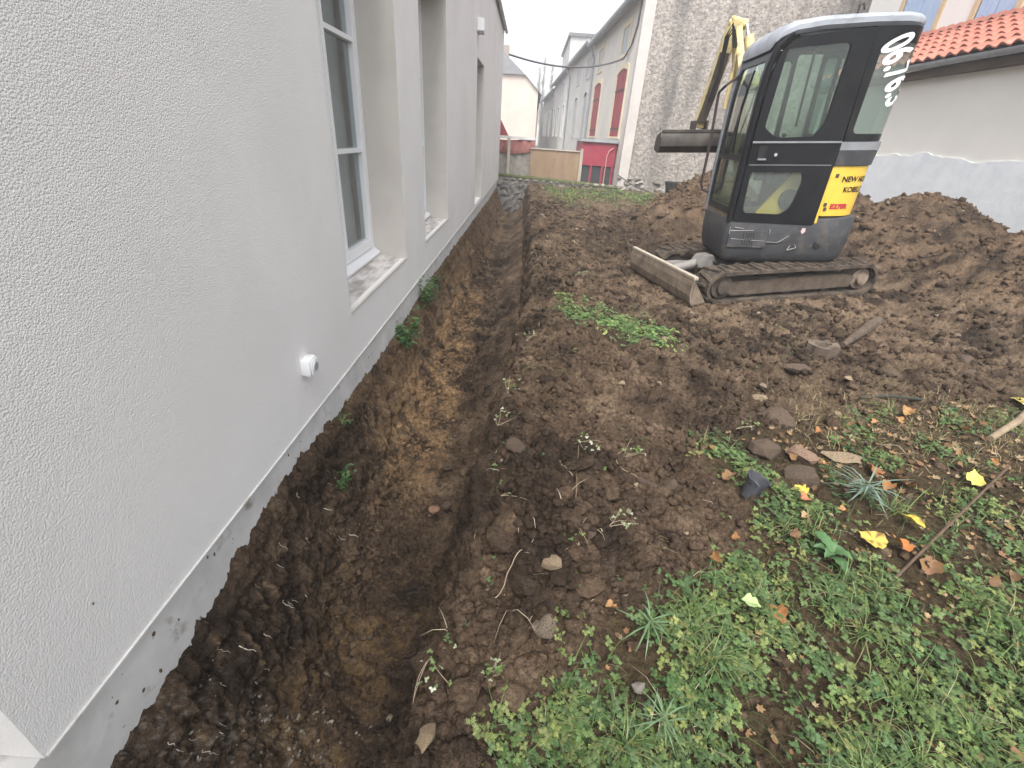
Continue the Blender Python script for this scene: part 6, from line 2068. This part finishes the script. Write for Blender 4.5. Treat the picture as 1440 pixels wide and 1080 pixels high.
tag(wd.build('dark_stick', mat('dark_wood', (.035, .04, .03), rough=.8), None, smooth=True), 'thin dark green stick on the soil between stump and weeds', 'stick')
# broken plastic pot
ps_ = empty('pot_shard', (1.19, 1.74, float(ground_z(1.19, 1.74)[0]) + .01), .35)
tag(ps_, 'broken piece of dark grey plastic pot lying in the weeds', 'pot shard')
q = MB()
vs, nn = [], 18
arc_ = lambda i: -2.6 + 4.4 * i / nn                    # three quarters of the wall are left
for j, (rr_, hh_) in enumerate(((.031, 0), (.036, .03), (.041, .06), (.046, .085), (.049, .086), (.051, .102))):
    for i in range(nn + 1):
        a_ = arc_(i)
        vs.append((rr_ * math.cos(a_), rr_ * math.sin(a_), hh_ * (1 - .25 * abs(i / nn - .5) * (j > 3)) + .003 * math.sin(i * 1.7 + j)))
fs = [(j * (nn + 1) + i, j * (nn + 1) + i + 1, (j + 1) * (nn + 1) + i + 1, (j + 1) * (nn + 1) + i) for j in range(5) for i in range(nn)]
b0 = len(vs)
vs += [(x_ * .94, y_ * .94, z_ + .001) for x_, y_, z_ in vs]
fs += [tuple(b0 + k for k in reversed(f_)) for f_ in fs]
q.add(vs, fs)
M_pot = mat('grey_pot_plastic', (.045, .048, .058), (.075, .078, .09), scale=12, rough=.42, spec=.45)
q.build('shell', M_pot, ps_, smooth=True)
rm_ = MB()
rm_.tube([(.052 * math.cos(arc_(i)), .052 * math.sin(arc_(i)), .102 * (1 - .25 * abs(i / nn - .5)) + .003 * math.sin(i * 1.7 + 5)) for i in range(nn + 1)], .0028, 6)
rm_.build('rim', M_pot, ps_, smooth=True)
ps_.rotation_euler = (rad(14), rad(-10), 2.4)
ps_.scale = (1.15, 1.15, 1.15)
# curly roots on the bare soil
for i, (x_, y_, lab) in enumerate(((.30, 1.02, 'thin tan root curling between the sandy stones'), (.62, 1.72, 'thin pale root on the soil behind the long brown stone'), (1.95, 2.45, 'tangled tan root in the dry grass below the stump'),
                                   (.12, 1.22, 'fine root loop on the bank above the sandy stones'), (2.2, 2.3, 'long tan root looping over the dry grass right of the pale slab'), (.45, 1.55, 'pale root with a hook on the dark soil'))):
    q = MB()
    p_ = Vector((0, 0, 0)); d_ = random.uniform(0, 6.28)
    pts = []
    dd_ = 0.0
    for k in range(40):
        pts.append(p_.copy())
        dd_ = dd_ * .8 + random.gauss(0, .10)
        d_ += dd_
        p_ = p_ + Vector((math.cos(d_), math.sin(d_), 0)) * .009
        gz = float(ground_z(x_ + p_.x, y_ + p_.y)[0]) - float(ground_z(x_, y_)[0])
        p_.z = .7 * p_.z + .3 * (gz + .006 + .012 * abs(math.sin(k * .2)))
    q.tube(pts, [.0016] * 30 + [.0016 - .00013 * j for j in range(10)], 6)
    o_ = q.build('root', M_palestem, None, smooth=True)
    o_.location = (x_, y_, float(ground_z(x_, y_)[0]))
    tag(o_, lab, 'root', 'loose roots on the soil')
# ------------------------------------------------------------------ damp air
hz = MB()
hz.box((-60, -30, -2.4), (60, 130, 13.5))
M_haze = bpy.data.materials.new('haze')
M_haze.use_nodes = True
_t = M_haze.node_tree
for n in list(_t.nodes):
    _t.nodes.remove(n)
_o = _t.nodes.new('ShaderNodeOutputMaterial')
_v = _t.nodes.new('ShaderNodeVolumePrincipled')
_v.inputs['Color'].default_value = (.96, .975, 1.0, 1)
_v.inputs['Density'].default_value = HAZE_DENSITY
_v.inputs['Anisotropy'].default_value = 0.0
_t.links.new(_v.outputs[0], _o.inputs['Volume'])
tag(hz.build('haze', M_haze), 'thin pale mist in the damp air over the whole street', 'mist', None, 'stuff')
